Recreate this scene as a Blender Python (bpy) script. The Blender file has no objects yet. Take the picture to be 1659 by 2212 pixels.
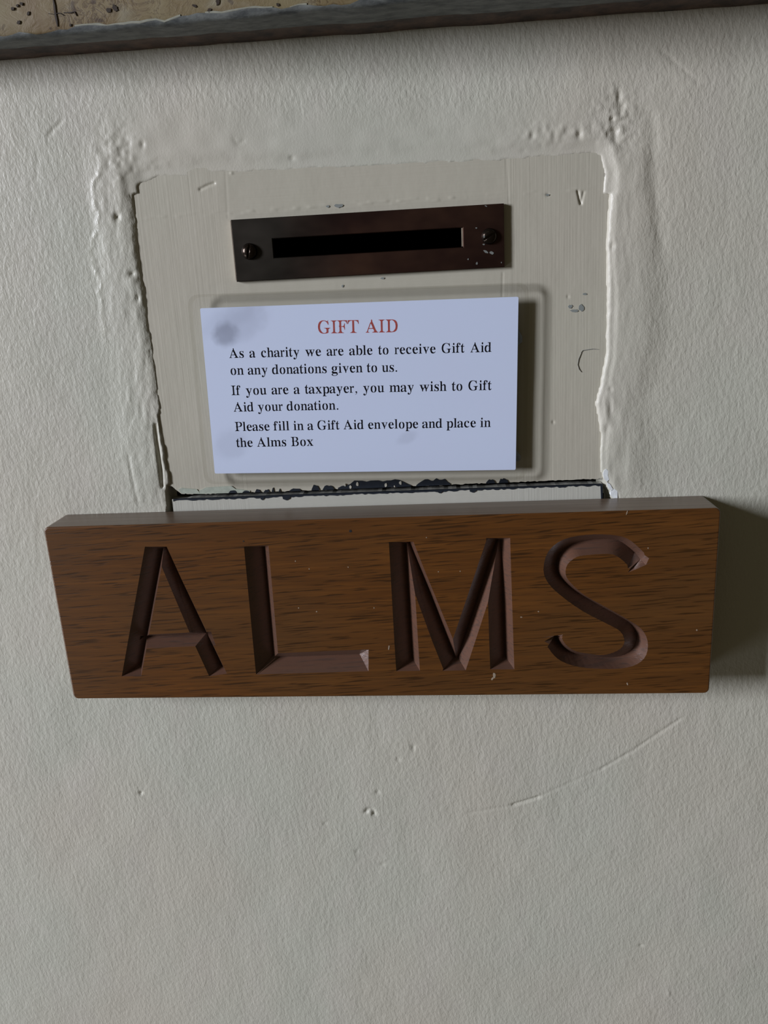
import bpy, bmesh, math, random
import numpy as np
from mathutils import Vector, Matrix

random.seed(7)
SC = bpy.context.scene
COL = SC.collection

# ------------------------------------------------------------------ camera
FPX, CX, CY = 1750.0, 829.5, 1106.0
CAM_D, EYE = 0.25, 1.30            # distance to the wall, height of the lens (metres)
def cam_rows(pitch, yaw, roll):
    p, y, r = (math.radians(a) for a in (pitch, yaw, roll))
    cp, sp, cy, sy, cr, sr = math.cos(p), math.sin(p), math.cos(y), math.sin(y), math.cos(r), math.sin(r)
    right = Vector((cy, sy, 0)); up = Vector((sy*sp, -cy*sp, cp)); fwd = Vector((-sy*cp, cy*cp, sp))
    return right*cr + up*sr, up*cr - right*sr, fwd
CR, CU, CF = cam_rows(-15.7, 4.32, -3.1)
cam_data = bpy.data.cameras.new('camera')
cam_data.sensor_fit = 'VERTICAL'; cam_data.sensor_height = 24.0
cam_data.lens = 24.0 * FPX / 2212.0
cam_data.clip_start = 0.005; cam_data.clip_end = 50
cam = bpy.data.objects.new('camera', cam_data); COL.objects.link(cam)
mw = Matrix((( CR.x, CU.x, -CF.x, 0), (CR.y, CU.y, -CF.y, -CAM_D), (CR.z, CU.z, -CF.z, EYE), (0, 0, 0, 1)))
cam.matrix_world = mw
SC.camera = cam

# ------------------------------------------------------------------ light and exposure
SC.view_settings.view_transform = 'Standard'; SC.view_settings.look = 'None'
SC.view_settings.gamma = 1.0; SC.view_settings.exposure = 0.12
SC.view_settings.use_curve_mapping = False
world = bpy.data.worlds.new('dim_interior'); SC.world = world; world.use_nodes = True
wb = world.node_tree.nodes['Background']
wb.inputs[0].default_value = (1.0, 0.84, 0.52, 1); wb.inputs[1].default_value = 0.050
def area(name, loc, target, sx, sy, power, color):
    l = bpy.data.lights.new(name, 'AREA'); l.shape = 'RECTANGLE'; l.size = sx; l.size_y = sy
    l.energy = power; l.color = color
    o = bpy.data.objects.new(name, l); COL.objects.link(o); o.location = loc
    o.rotation_euler = (Vector(target) - Vector(loc)).to_track_quat('-Z', 'Y').to_euler()
    return o
area('window_light', (-3.75, -2.05, 2.06), (0, 0, 1.20), 0.72, 1.45, 196.0, (0.955, 0.985, 1.09))
area('added_low_fill', (-1.20, -0.60, 0.50), (0, 0, 0.98), 0.60, 0.40, 2.0, (0.97, 0.99, 1.05))  # unseen low fill, added to brighten the lower wall
area('high_window_light', (-0.35, -1.1, 2.55), (0, 0, 1.22), 0.7, 0.5, 0.15, (1.0, 0.98, 0.95))

# ------------------------------------------------------------------ helpers
def at(x, y, d=0.0):
    """point on the plane d metres in front of the wall that the photo shows at pixel x, y"""
    v = CR*((x-CX)/FPX) - CU*((y-CY)/FPX) + CF
    t = (CAM_D - d) / v.y
    return Vector((v.x*t, -d, v.z*t + EYE))
def px_of(X, Z, d=0.0):
    """numpy: pixel at which the wall point X, Z shows"""
    rx, ry, rz = X, CAM_D - d, Z - EYE
    f = rx*CF.x + ry*CF.y + rz*CF.z
    return CX + FPX*(rx*CR.x + ry*CR.y + rz*CR.z)/f, CY - FPX*(rx*CU.x + ry*CU.y + rz*CU.z)/f

def smooth(t):
    t = np.clip(t, 0, 1); return t*t*(3 - 2*t)
def vnoise(X, Y, seed):
    xi = np.floor(X).astype(np.int64); yi = np.floor(Y).astype(np.int64)
    fx = smooth(X - xi); fy = smooth(Y - yi)
    def h(a, b):
        n = (a*374761393 + b*668265263 + seed*982451653) & 0xffffffff
        n = ((n ^ (n >> 13)) * 1274126177) & 0xffffffff
        n = n ^ (n >> 16)
        return (n & 0xffff) / 32767.5 - 1.0
    return (h(xi, yi)*(1-fx) + h(xi+1, yi)*fx)*(1-fy) + (h(xi, yi+1)*(1-fx) + h(xi+1, yi+1)*fx)*fy

def link(name, me, mat=None, parent=None):
    o = bpy.data.objects.new(name, me); COL.objects.link(o)
    if mat is not None: me.materials.append(mat)
    if parent is not None:
        o.parent = parent
        o.matrix_parent_inverse = Matrix.Translation(-parent.location) if parent.type == 'EMPTY' else Matrix.Identity(4)
    return o
def obj(name, bm, mat, parent=None, shade=False):
    bmesh.ops.recalc_face_normals(bm, faces=bm.faces)
    me = bpy.data.meshes.new(name); bm.to_mesh(me); bm.free()
    if shade: me.shade_smooth()
    return link(name, me, mat, parent)
def thing(name, label, cat, loc):
    o = bpy.data.objects.new(name, None); COL.objects.link(o); o.location = loc
    o.empty_display_size = 0.02
    o['label'] = label; o['category'] = cat
    return o
def prism(pts, back):
    """solid from a front polygon (list of Vector) extruded by the vector back"""
    bm = bmesh.new()
    a = [bm.verts.new(p) for p in pts]; b = [bm.verts.new(p + back) for p in pts]
    bm.faces.new(a); bm.faces.new(b[::-1])
    n = len(pts)
    for i in range(n): bm.faces.new((a[i], b[i], b[(i+1) % n], a[(i+1) % n]))
    bmesh.ops.recalc_face_normals(bm, faces=bm.faces)
    return bm
def grid_mesh(name, X, D, Z, keep=None, attr=None):
    """X, D, Z are 2-D arrays; D is the height in front of the wall plane"""
    nz, nx = X.shape
    me = bpy.data.meshes.new(name)
    co = np.stack([X, -D, Z], -1).reshape(-1, 3).astype(np.float32)
    idx = np.arange(nz*nx).reshape(nz, nx)
    q = np.stack([idx[:-1, :-1], idx[:-1, 1:], idx[1:, 1:], idx[1:, :-1]], -1)
    if keep is not None: q = q[keep]
    q = q.reshape(-1, 4)
    me.vertices.add(len(co)); me.vertices.foreach_set('co', co.ravel())
    me.loops.add(q.size); me.loops.foreach_set('vertex_index', q.ravel().astype(np.int32))
    me.polygons.add(len(q)); me.polygons.foreach_set('loop_start', (np.arange(len(q))*4).astype(np.int32))
    me.update(calc_edges=True)
    if attr is not None:
        for k, v in attr.items():
            a = me.attributes.new(k, 'FLOAT', 'POINT'); a.data.foreach_set('value', v.ravel().astype(np.float32))
    me.shade_smooth()
    return me

# ------------------------------------------------------------------ materials
class NT:
    def __init__(s, name):
        s.m = bpy.data.materials.new(name); s.m.use_nodes = True
        s.t = s.m.node_tree; s.b = s.t.nodes['Principled BSDF']
        s.tc = s.t.nodes.new('ShaderNodeTexCoord')
        s.geo = s.t.nodes.new('ShaderNodeNewGeometry')
    def n(s, typ, ins=None, **kw):
        x = s.t.nodes.new(typ)
        for k, v in kw.items(): setattr(x, k, v)
        if ins:
            for k, v in ins.items(): s.set(x, k, v)
        return x
    def set(s, node, k, v):
        i = node.inputs[k]
        if isinstance(v, bpy.types.NodeSocket): s.t.links.new(v, i)
        elif isinstance(v, bpy.types.Node): s.t.links.new(v.outputs[0], i)
        else: i.default_value = v
    def pos(s, scale=(1, 1, 1), rot=(0, 0, 0)):
        src = s.geo.outputs['Position']
        if any(rot):
            m0 = s.n('ShaderNodeMapping'); s.t.links.new(src, m0.inputs[0]); m0.inputs['Rotation'].default_value = rot; src = m0.outputs[0]
        mp = s.n('ShaderNodeMapping'); s.t.links.new(src, mp.inputs[0])
        mp.inputs['Scale'].default_value = scale
        return mp
    def noise(s, scale, detail=3, rough=0.5, rot=(0, 0, 0), dist=0.0):
        return s.n('ShaderNodeTexNoise', {'Vector': s.pos(scale, rot), 'Scale': 1.0, 'Detail': float(detail), 'Roughness': rough, 'Distortion': dist}).outputs['Fac']
    def ramp(s, fac, stops, interp='LINEAR'):
        r = s.n('ShaderNodeValToRGB', {'Fac': fac}); r.color_ramp.interpolation = interp
        e = r.color_ramp.elements
        while len(e) < len(stops): e.new(0.5)
        for q, (p, c) in zip(e, stops):
            q.position = p; q.color = (c, c, c, 1) if isinstance(c, (int, float)) else (*c, 1)
        return r.outputs[0]
    def math(s, op, a, b=0.0, c=None):
        x = s.n('ShaderNodeMath', operation=op); s.set(x, 0, a); s.set(x, 1, b)
        if c is not None: s.set(x, 2, c)
        return x.outputs[0]
    def mix(s, fac, a, b, mode='MIX'):
        x = s.n('ShaderNodeMix', data_type='RGBA', blend_type=mode)
        s.set(x, 0, fac)
        for k, v in ((6, a), (7, b)):
            s.set(x, k, (*v, 1) if isinstance(v, tuple) and len(v) == 3 else v)
        return x.outputs[2]
    def bump(s, height, dist, strength=1.0, normal=None):
        x = s.n('ShaderNodeBump', {'Height': height, 'Distance': dist, 'Strength': strength})
        if normal is not None: s.set(x, 'Normal', normal)
        return x.outputs[0]
    def out(s, color=None, rough=None, normal=None, **kw):
        if color is not None: s.set(s.b, 'Base Color', (*color, 1) if isinstance(color, tuple) and len(color) == 3 else color)
        if rough is not None: s.set(s.b, 'Roughness', rough)
        if normal is not None: s.set(s.b, 'Normal', normal)
        for k, v in kw.items(): s.set(s.b, k.replace('_', ' '), v)
        return s.m

def mat_plaster():
    s = NT('painted_plaster')
    blot = s.noise((12, 12, 10), 2, 0.5)
    c = s.mix(s.ramp(blot, [(0.38, 0.0), (0.60, 1.0)]), (0.550, 0.520, 0.440), (0.522, 0.520, 0.442))
    b2 = s.noise((55, 55, 40), 2, 0.5)
    c = s.mix(s.ramp(b2, [(0.48, 0.0), (0.72, 0.55)]), c, (0.555, 0.525, 0.460))
    sm = s.n('ShaderNodeAttribute', attribute_name='rough_mask').outputs['Fac']
    st = s.noise((760, 760, 420), 3, 0.6, rot=(0, math.radians(6), 0), dist=0.2)
    st = s.ramp(st, [(0.35, 0.0), (0.72, 1.0)])
    n1 = s.bump(st, 0.00022, s.math('MULTIPLY', sm, 0.42))
    fine = s.noise((1900, 1900, 1300), 2, 0.6)
    n2 = s.bump(fine, 0.00005, 0.8, n1)
    gm = s.n('ShaderNodeAttribute', attribute_name='gloss_mask').outputs['Fac']
    return s.out(c, s.math('SUBTRACT', s.ramp(blot, [(0.3, 0.42), (0.7, 0.52)]), s.math('MULTIPLY', gm, 0.20)), n2, Specular_IOR_Level=0.45)
def mat_panel(door=False):
    s = NT('brushed_cream_paint' if not door else 'brushed_pale_door_paint')
    sep = s.n('ShaderNodeSeparateXYZ', {0: s.geo.outputs['Position']})
    x = sep.outputs[0]
    blot = s.noise((30, 30, 24), 3, 0.5)
    base = (0.495, 0.465, 0.385) if not door else (0.50, 0.50, 0.44)
    c = s.mix(s.ramp(blot, [(0.35, 0.0), (0.7, 1.0)]), base, (0.490, 0.470, 0.385) if not door else (0.54, 0.53, 0.47))
    # rail between two stiles: brushed along the grain of each
    vs = s.noise((1500, 1500, 22), 3, 0.6)
    hs = s.noise((30, 30, 1500), 3, 0.6)
    xl, xr = at(478, 480).x, at(1092, 480).x
    left = s.n('ShaderNodeMapRange', {0: x, 1: xl - 0.0005, 2: xl + 0.0005, 3: 1.0, 4: 0.0}).outputs[0]
    right = s.n('ShaderNodeMapRange', {0: x, 1: xr - 0.0005, 2: xr + 0.0005, 3: 0.0, 4: 1.0}).outputs[0]
    stile = s.math('ADD', left, right)
    h = s.math('ADD', s.math('MULTIPLY', vs, stile), s.math('MULTIPLY', hs, s.math('SUBTRACT', 1.0, stile)))
    n1 = s.bump(h, 0.00010, 0.62)
    lump = s.noise((330, 330, 210), 2, 0.5)
    n2 = s.bump(lump, 0.00012, 0.5, n1)
    return s.out(c, 0.40, n2, Specular_IOR_Level=0.45)
def wood_common(s, dark):
    # long grain along X, short dark pore flecks lying a little off the axis
    r = (0, math.radians(1.2), 0)
    g1 = s.noise((14, 130, 330), 4, 0.6, rot=r, dist=0.4)
    g2 = s.noise((34, 420, 1250), 3, 0.65, rot=r)
    fl = s.noise((88, 500, 1750), 2, 0.5, rot=(0, math.radians(3.2), 0), dist=0.25)
    patch = s.noise((13, 13, 22), 2, 0.5)
    c = s.mix(s.ramp(g1, [(0.3, 0.0), (0.7, 1.0)]), (0.106, 0.036, 0.006), (0.156, 0.056, 0.010))
    c = s.mix(s.ramp(g2, [(0.40, 0.55), (0.62, 0.0)]), c, (0.065, 0.024, 0.006))
    c = s.mix(s.ramp(patch, [(0.35, 0.5), (0.65, 0.0)]), c, (0.095, 0.045, 0.015))
    c = s.mix(s.ramp(fl, [(0.55, 0.0), (0.66, 0.85)]), c, (0.037, 0.014, 0.003))
    if dark: c = s.mix(0.40, s.mix(1.0, c, (0.80, 0.62, 0.65), 'MULTIPLY'), (0.165, 0.112, 0.092))
    return c, g2, fl
def mat_wood(dark=False):
    s = NT('varnished_oak' if not dark else 'carved_oak')
    c, g2, fl = wood_common(s, dark)
    n1 = s.bump(g2, 0.00004, 0.5)
    n2 = s.bump(s.ramp(fl, [(0.55, 1.0), (0.68, 0.0)]), 0.00005, 0.6, n1)
    if dark:
        tool = s.noise((260, 260, 260), 2, 0.5)
        n2 = s.bump(tool, 0.00022, 0.25, n2)
    return s.out(c, 0.36 if not dark else 0.33, n2, Specular_IOR_Level=0.5,
                 Coat_Weight=0.30 if not dark else 0.60, Coat_Roughness=0.28 if not dark else 0.25)
def mat_wood_edge():
    s = NT('grey_sheen_oak_edge')  # grey reflection on the sign's top face, put into the base colour
    g = s.noise((10, 900, 1400), 3, 0.6)
    c = s.mix(s.ramp(g, [(0.35, 0.0), (0.7, 1.0)]), (0.115, 0.075, 0.05), (0.20, 0.145, 0.105))
    return s.out(c, 0.42, s.bump(g, 0.00008, 0.6), Specular_IOR_Level=0.5, Coat_Weight=0.3, Coat_Roughness=0.3)
def mat_metal():
    s = NT('tarnished_bronze')
    p = s.noise((45, 45, 70), 3, 0.6)
    xm = s.n('ShaderNodeSeparateXYZ', {0: s.geo.outputs['Position']}).outputs[0]
    t = s.n('ShaderNodeMapRange', {0: xm, 1: at(600, 520).x, 2: at(760, 520).x}).outputs[0]
    warm = s.mix(s.ramp(p, [(0.35, 0.0), (0.68, 1.0)]), (0.042, 0.020, 0.017), (0.070, 0.034, 0.021))
    grey = s.mix(s.ramp(p, [(0.35, 0.0), (0.7, 1.0)]), (0.031, 0.027, 0.022), (0.044, 0.038, 0.031))
    c = s.mix(t, grey, warm)
    br = s.noise((40, 40, 2200), 2, 0.6)
    r = s.ramp(p, [(0.3, 0.38), (0.7, 0.52)])
    return s.out(c, r, s.bump(br, 0.00002, 0.4), Metallic=0.85)
def mat_flat(name, col, rough=0.5, **kw):
    s = NT(name)
    n = s.noise((700, 700, 700), 2, 0.5)
    c = s.mix(s.ramp(n, [(0.3, 0.0), (0.7, 1.0)]), tuple(v*0.88 for v in col), tuple(min(1, v*1.1) for v in col))
    return s.out(c, rough, s.bump(n, 0.00003, 0.4), **kw)
def mat_card():
    s = NT('white_card')
    c = (0.705, 0.79, 1.0)
    g = s.noise((60, 60, 60), 3, 0.5)
    c = s.mix(s.ramp(g, [(0.35, 0.0), (0.7, 0.22)]), c, (0.71, 0.76, 0.98))
    # greasy marks left by the putty behind the card
    for (x, y, rx, rz, a) in ((487, 722, 0.0042, 0.0036, 0.55), (522, 700, 0.0090, 0.0052, 0.22), (500, 960, 0.0060, 0.0050, 0.16), (505, 680, 0.012, 0.004, 0.13), (880, 945, 0.0035, 0.002, 0.16)):
        p = at(x, y, 0.0028)
        v = s.n('ShaderNodeVectorMath', operation='SUBTRACT'); s.t.links.new(s.geo.outputs['Position'], v.inputs[0]); v.inputs[1].default_value = p
        m = s.n('ShaderNodeMapping'); s.t.links.new(v.outputs[0], m.inputs[0]); m.inputs['Rotation'].default_value = (0, math.radians(25), 0)
        m2 = s.n('ShaderNodeMapping'); s.t.links.new(m.outputs[0], m2.inputs[0]); m2.inputs['Scale'].default_value = (1/rx, 1, 1/rz)
        l = s.n('ShaderNodeVectorMath', operation='LENGTH'); s.t.links.new(m2.outputs[0], l.inputs[0])
        w = s.math('ADD', l.outputs['Value'], s.math('MULTIPLY', s.noise((400, 400, 400), 2), 0.5))
        f = s.n('ShaderNodeMapRange', {0: w, 1: 0.75, 2: 1.5, 3: a, 4: 0.0}, interpolation_type='SMOOTHSTEP').outputs[0]
        c = s.mix(f, c, (0.25, 0.275, 0.37))
    return s.out(c, 0.55, None, Specular_IOR_Level=0.2)
def mat_film(name, tint, gloss=0.05):
    m = bpy.data.materials.new(name); m.use_nodes = True; t = m.node_tree
    t.nodes.remove(t.nodes['Principled BSDF'])
    tr = t.nodes.new('ShaderNodeBsdfTransparent'); tr.inputs[0].default_value = (*tint, 1)
    gl = t.nodes.new('ShaderNodeBsdfGlossy'); gl.inputs['Roughness'].default_value = 0.22
    fr = t.nodes.new('ShaderNodeFresnel'); fr.inputs[0].default_value = 1.25
    mx = t.nodes.new('ShaderNodeMixShader')
    t.links.new(fr.outputs[0], mx.inputs[0]); t.links.new(tr.outputs[0], mx.inputs[1]); t.links.new(gl.outputs[0], mx.inputs[2])
    t.links.new(mx.outputs[0], t.nodes['Material Output'].inputs[0])
    return m
def mat_ledge():
    s = NT('stained_beige_paint')
    a = s.noise((55, 55, 70), 4, 0.6, dist=0.4)
    c = s.mix(s.ramp(a, [(0.32, 0.0), (0.66, 1.0)]), (0.150, 0.100, 0.042), (0.205, 0.165, 0.085))
    b = s.noise((190, 190, 210), 4, 0.7, dist=1.6)
    ridge = s.math('ABSOLUTE', s.math('SUBTRACT', b, 0.5))
    zone = s.ramp(s.noise((45, 45, 60), 2), [(0.46, 0.0), (0.60, 1.0)])
    c = s.mix(s.math('MULTIPLY', s.ramp(ridge, [(0.0, 0.9), (0.05, 0.0)]), zone), c, (0.065, 0.035, 0.012))
    sp = s.noise((260, 260, 260), 2, 0.5)
    c = s.mix(s.ramp(sp, [(0.66, 0.0), (0.72, 0.9)]), c, (0.05, 0.026, 0.010))
    lt = s.noise((80, 80, 160), 2, 0.5)
    c = s.mix(s.ramp(lt, [(0.60, 0.0), (0.75, 0.6)]), c, (0.29, 0.275, 0.20))
    return s.out(c, 0.5, s.bump(b, 0.0003, 0.5))
def mat_ledge_edge():
    s = NT('worn_grey_edge')
    a = s.noise((170, 420, 420), 4, 0.65)
    c = s.mix(s.ramp(a, [(0.35, 0.0), (0.68, 1.0)]), (0.050, 0.055, 0.056), (0.165, 0.175, 0.165))
    return s.out(c, 0.5, s.bump(a, 0.0003, 0.6))
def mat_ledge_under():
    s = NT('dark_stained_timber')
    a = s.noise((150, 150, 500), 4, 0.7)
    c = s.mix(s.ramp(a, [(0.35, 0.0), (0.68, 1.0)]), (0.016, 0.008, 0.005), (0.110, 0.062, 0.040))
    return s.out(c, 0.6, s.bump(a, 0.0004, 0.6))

M_PLASTER = mat_plaster(); M_PANEL = mat_panel(); M_DOOR = mat_panel(True)
M_WOOD = mat_wood(); M_CARVED = mat_wood(True); M_EDGE = mat_wood_edge()
M_METAL = mat_metal(); M_CARD = mat_card()
M_SCREW = mat_flat('dark_brass', (0.045, 0.034, 0.027), 0.22, Metallic=0.9)
M_BLACK = mat_flat('dark_box_inside', (0.006, 0.006, 0.007), 0.8)
M_NAVY = mat_flat('old_navy_paint', (0.014, 0.019, 0.028), 0.4)
M_WHITE = mat_flat('broken_white_plaster', (0.80, 0.84, 0.85), 0.7)
M_CREAM = mat_flat('cream_paint_fleck', (0.50, 0.48, 0.41), 0.5)
M_SAGE = mat_flat('worn_sage_paint', (0.40, 0.44, 0.37), 0.5)
M_PENCIL = mat_flat('pencil_graphite', (0.19, 0.19, 0.18), 0.6)
M_TACK = mat_flat('grey_blue_putty', (0.22, 0.25, 0.29), 0.6)
M_INK = mat_flat('black_ink', (0.004, 0.004, 0.008), 0.9, Specular_IOR_Level=0.08)
M_RED = mat_flat('red_ink', (0.42, 0.075, 0.065), 0.5)
M_FILM = mat_film('clear_laminate', (0.965, 0.965, 0.965))
M_RIM = mat_film('clear_laminate_seal', (0.91, 0.905, 0.89))

# ------------------------------------------------------------------ the wall
def poly_x(y, pts):          # boundary x as a function of image y
    return np.interp(y, [p[0] for p in pts], [p[1] for p in pts])
XL = [(250, 268), (330, 277), (400, 287), (500, 297), (600, 309), (700, 322), (800, 338), (880, 347), (900, 344), (940, 350), (1000, 358), (1030, 367), (1044, 369), (1050, 362), (1110, 363), (1200, 372)]
XR = [(300, 1296), (330, 1306), (370, 1317), (420, 1314), (520, 1307), (650, 1309), (760, 1306), (830, 1296), (870, 1284), (900, 1290), (940, 1297), (965, 1295), (1020, 1296), (1034, 1300), (1050, 1308), (1066, 1318), (1090, 1326), (1200, 1330)]
YT = [(240, 398), (290, 392), (340, 374), (480, 363), (600, 359), (760, 351), (900, 345), (1100, 336), (1265, 323), (1330, 326)]
def axis(a, b, step, lo, hi):
    core = np.arange(a, b, step)
    out_r = [core[-1] + step]; st = step
    while out_r[-1] < hi: st *= 1.35; out_r.append(out_r[-1] + st)
    out_l = [core[0] - step]; st = step
    while out_l[-1] > lo: st *= 1.35; out_l.append(out_l[-1] - st)
    return np.array(out_l[::-1] + list(core) + out_r)
ax = axis(-0.192, 0.124, 0.0005, -1.1, 1.1)
az = EYE + axis(-0.286, 0.086, 0.0005, -1.25, 0.9)
X, Z = np.meshgrid(ax, az)
PX, PY = px_of(X, Z)
far = np.abs(X) + np.abs(Z - EYE + 0.1) > 0.9
PX = np.where(far, 5000.0, PX)
wob = 3.0*vnoise(PX/9, PY/9, 3) + 5.0*vnoise(PX/25, PY/25, 4)
xl = poly_x(PY, XL); xr = poly_x(PY, XR); yt = np.interp(PX, [p[0] for p in YT], [p[1] for p in YT])
MM = 0.001
H = 0.30*vnoise(X*22, Z*22, 1) + 0.13*vnoise(X*70, Z*60, 2) + 0.05*vnoise(X*240, Z*170, 9)
rough_mask = np.ones_like(H)
# smoother, hand-filled plaster above the panel
band_top = smooth((PY - 200)/90)*smooth((PX - 190)/120)*smooth((1330 - PX)/120)*(PY < 420)
rough_mask -= 0.72*band_top
H += band_top*0.10*vnoise(PX/38, PY/22, 12)
# left mound of filler: bright ridge near x 215, dark fall towards the panel
uL = xl + wob*0.5 - PX
fadeL = smooth((PY - 270)/120)*(1 - 0.55*smooth((PY - 640)/150))*(PY < 1250)
prof = smooth(uL/26)*(1 - smooth((uL - 62)/46))
H += fadeL*0.44*prof*(1 + 0.10*vnoise(PX/22, PY/80, 21))
sideL = (uL > -10)*(1 - smooth((uL - 40)/60))*smooth((PY - 300)/60)*smooth((1120 - PY)/70)
H += sideL*(0.11*vnoise(PX/9, PY/34, 22) + 0.05*vnoise(PX/5, PY/13, 23))
# glossy crest along the left mound
crest = np.exp(-((PX - np.interp(PY, [300, 400, 470, 540, 620, 700, 780], [250, 203, 214, 196, 217, 226, 232]) - 4*vnoise(PX*0, PY/14, 31))/5.0)**2)*smooth((PY - 330)/60)*(1 - smooth((PY - 700)/90))
H += 0.24*crest*(0.6 + 0.4*vnoise(PX*0, PY/11, 32))
# right lip: two thin bright ridges, a plateau, a soft fall near x 1400
uR = PX - xr - wob*0.25
fadeR = smooth((PY - 300)/60)*smooth((1150 - PY)/120)
rise = smooth(uR/8)*0.30 + smooth((uR - 14 - 4*np.sin(PY/90.0))/8)*0.30
fall = 1 - smooth((uR - 62 - 12*vnoise(PX*0, PY/80, 33))/70)
H += fadeR*rise*fall*(1 + 0.05*vnoise(PX/20, PY/50, 34))
sideR = (uR > -8)*(1 - smooth((uR - 30)/80))*smooth((PY - 300)/60)*smooth((1090 - PY)/60)
H += sideR*(0.045*vnoise(PX/8, PY/45, 35) + 0.03*vnoise(PX/5, PY/16, 36)) + sideR*smooth((PY - 820)/80)*0.16*vnoise(PX/17, PY/36, 37)
rough_mask -= 0.6*smooth((PY - 285)/30)*(PY < 400)*smooth((PX - 280)/30)*smooth((1320 - PX)/30)
rough_mask -= 0.5*np.clip(sideR + sideL*0.3, 0, 1)
arc = np.exp(-((PX - np.interp(PY, [200, 240, 290, 370, 470, 560], [1340, 1400, 1412, 1411, 1420, 1432]))/14.0)**2)*smooth((PY - 215)/40)*(1 - smooth((PY - 520)/70))
H -= 0.25*arc
# coarse lumps in the two upper corners
for cx_, cy_, rx_, ry_, am, sd in ((315, 378, 45, 28, 0.30, 41), (1330, 270, 50, 60, 0.28, 42), (1200, 285, 90, 30, 0.18, 43), (250, 330, 45, 60, 0.25, 44)):
    w = np.exp(-((PX - cx_)/rx_)**2 - ((PY - cy_)/ry_)**2)
    H += am*w*(vnoise(PX/9, PY/8, sd) + 0.6*vnoise(PX/22, PY/18, sd+50))
def pit(x, y, rx, ry, dep, rot=0.0, arr=None, P=None):
    P = P or (PX, PY)
    c, s_ = math.cos(math.radians(rot)), math.sin(math.radians(rot))
    dx, dy = P[0] - x, P[1] - y
    e = ((dx*c + dy*s_)/rx)**2 + ((-dx*s_ + dy*c)/ry)**2
    return dep*np.exp(-e*1.3)
for a in ((630, 341, 6, 4, 0.7), (684, 362, 9, 5, 0.9), (652, 367, 7, 4, 0.5), (763, 352, 5, 4, 0.7), (254, 468, 7, 8, 1.1), (286, 592, 7, 7, 1.0),
          (893, 1614, 4, 8, 0.5), (860, 1640, 5, 4, 0.4), (816, 1711, 4, 5, 0.6), (305, 1712, 4, 4, 0.8), (1150, 292, 6, 10, 0.7), (1252, 290, 7, 11, 0.8),
          (1330, 290, 8, 17, 0.9), (1338, 212, 5, 22, 0.8), (1345, 228, 4, 10, 0.6), (1322, 255, 7, 5, 0.7), (1105, 339, 5, 5, 0.6), (1132, 326, 6, 4, 0.7),
          (1200, 324, 5, 4, 0.5), (1250, 321, 16, 3, 0.6), (1160, 326, 22, 3, 0.3), (1322, 532, 5, 8, 0.7), (702, 1780, 4, 4, 0.4), (770, 1840, 5, 3, 0.4), (825, 1868, 8, 4, 0.35),
          (308, 312, 5, 8, 0.6), (270, 300, 5, 9, 0.5), (298, 645, 5, 12, 0.8), (320, 690, 4, 18, 0.7), (325, 760, 6, 5, 0.6), (1312, 925, 5, 10, 0.5), (1318, 880, 4, 22, 0.5), (1318, 840, 4, 6, 0.6), (1384, 2042, 4, 3, 0.5), (1444, 2145, 3, 8, -0.3)):
    H -= 0.75*pit(*a)
# crescent dent below the sign
rr = np.hypot(PX - 799, (PY - 1757)); an = np.arctan2(-(PY - 1757), PX - 799)
H -= 0.55*np.exp(-((rr - 9)/3.6)**2)*(an > -0.5)*(an < 3.5) - 0.16*np.exp(-(rr/7)**2)
def scratch(pts, w, dep, P=None):
    P = P or (PX, PY)
    out_ = np.zeros_like(P[0])
    for (x0, y0), (x1, y1) in zip(pts[:-1], pts[1:]):
        dx, dy = x1 - x0, y1 - y0; L2 = dx*dx + dy*dy
        t = np.clip(((P[0] - x0)*dx + (P[1] - y0)*dy)/L2, 0, 1)
        d = np.hypot(P[0] - x0 - t*dx, P[1] - y0 - t*dy)
        out_ = np.maximum(out_, dep*np.exp(-(d/w)**2))
    return out_
for pts, w, dep in (([(104, 293), (118, 278), (132, 262)], 4, 0.22), ([(82, 330), (78, 395)], 5, 0.08), ([(1107, 1739), (1135, 1731), (1163, 1723)], 2.6, 0.5), ([(1010, 1757), (1100, 1741)], 3, 0.15),
                    ([(1300, 1661), (1370, 1620), (1420, 1586), (1470, 1553)], 2.6, 0.22), ([(1163, 1722), (1300, 1661)], 3, 0.10), ([(1430, 110), (1470, 145), (1508, 178)], 3, 0.20),
                    ([(278, 985), (288, 1040), (300, 1090)], 3, 0.25), ([(505, 300), (514, 312), (527, 303)], 3, 0.15), ([(335, 918), (338, 950), (345, 995), (349, 1030), (351, 1052)], 2.7, 1.1)):
    H -= scratch(pts, w, dep)
lipL = (1 - smooth(uL/13))*smooth((PY - 370)/50)*smooth((900 - PY)/40)*(np.abs(uL) < 40)
H = H*(1 - lipL) - 0.52*lipL
lipR = (1 - smooth(uR/10))*smooth((PY - 340)/40)*smooth((960 - PY)/60)*(np.abs(uR) < 40)
H = H*(1 - lipR) - 0.50*lipR
# flat bearing for the sign and the ledge
under = smooth((PX - 80)/40)*smooth((1600 - PX)/40)*smooth((PY - 1085)/25)*smooth((1530 - PY)/25)
H = np.where(under > 0, np.minimum(H, 0.25), H)
under2 = smooth((75 - PY)/40)
H = H*(1 - under2)
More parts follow.
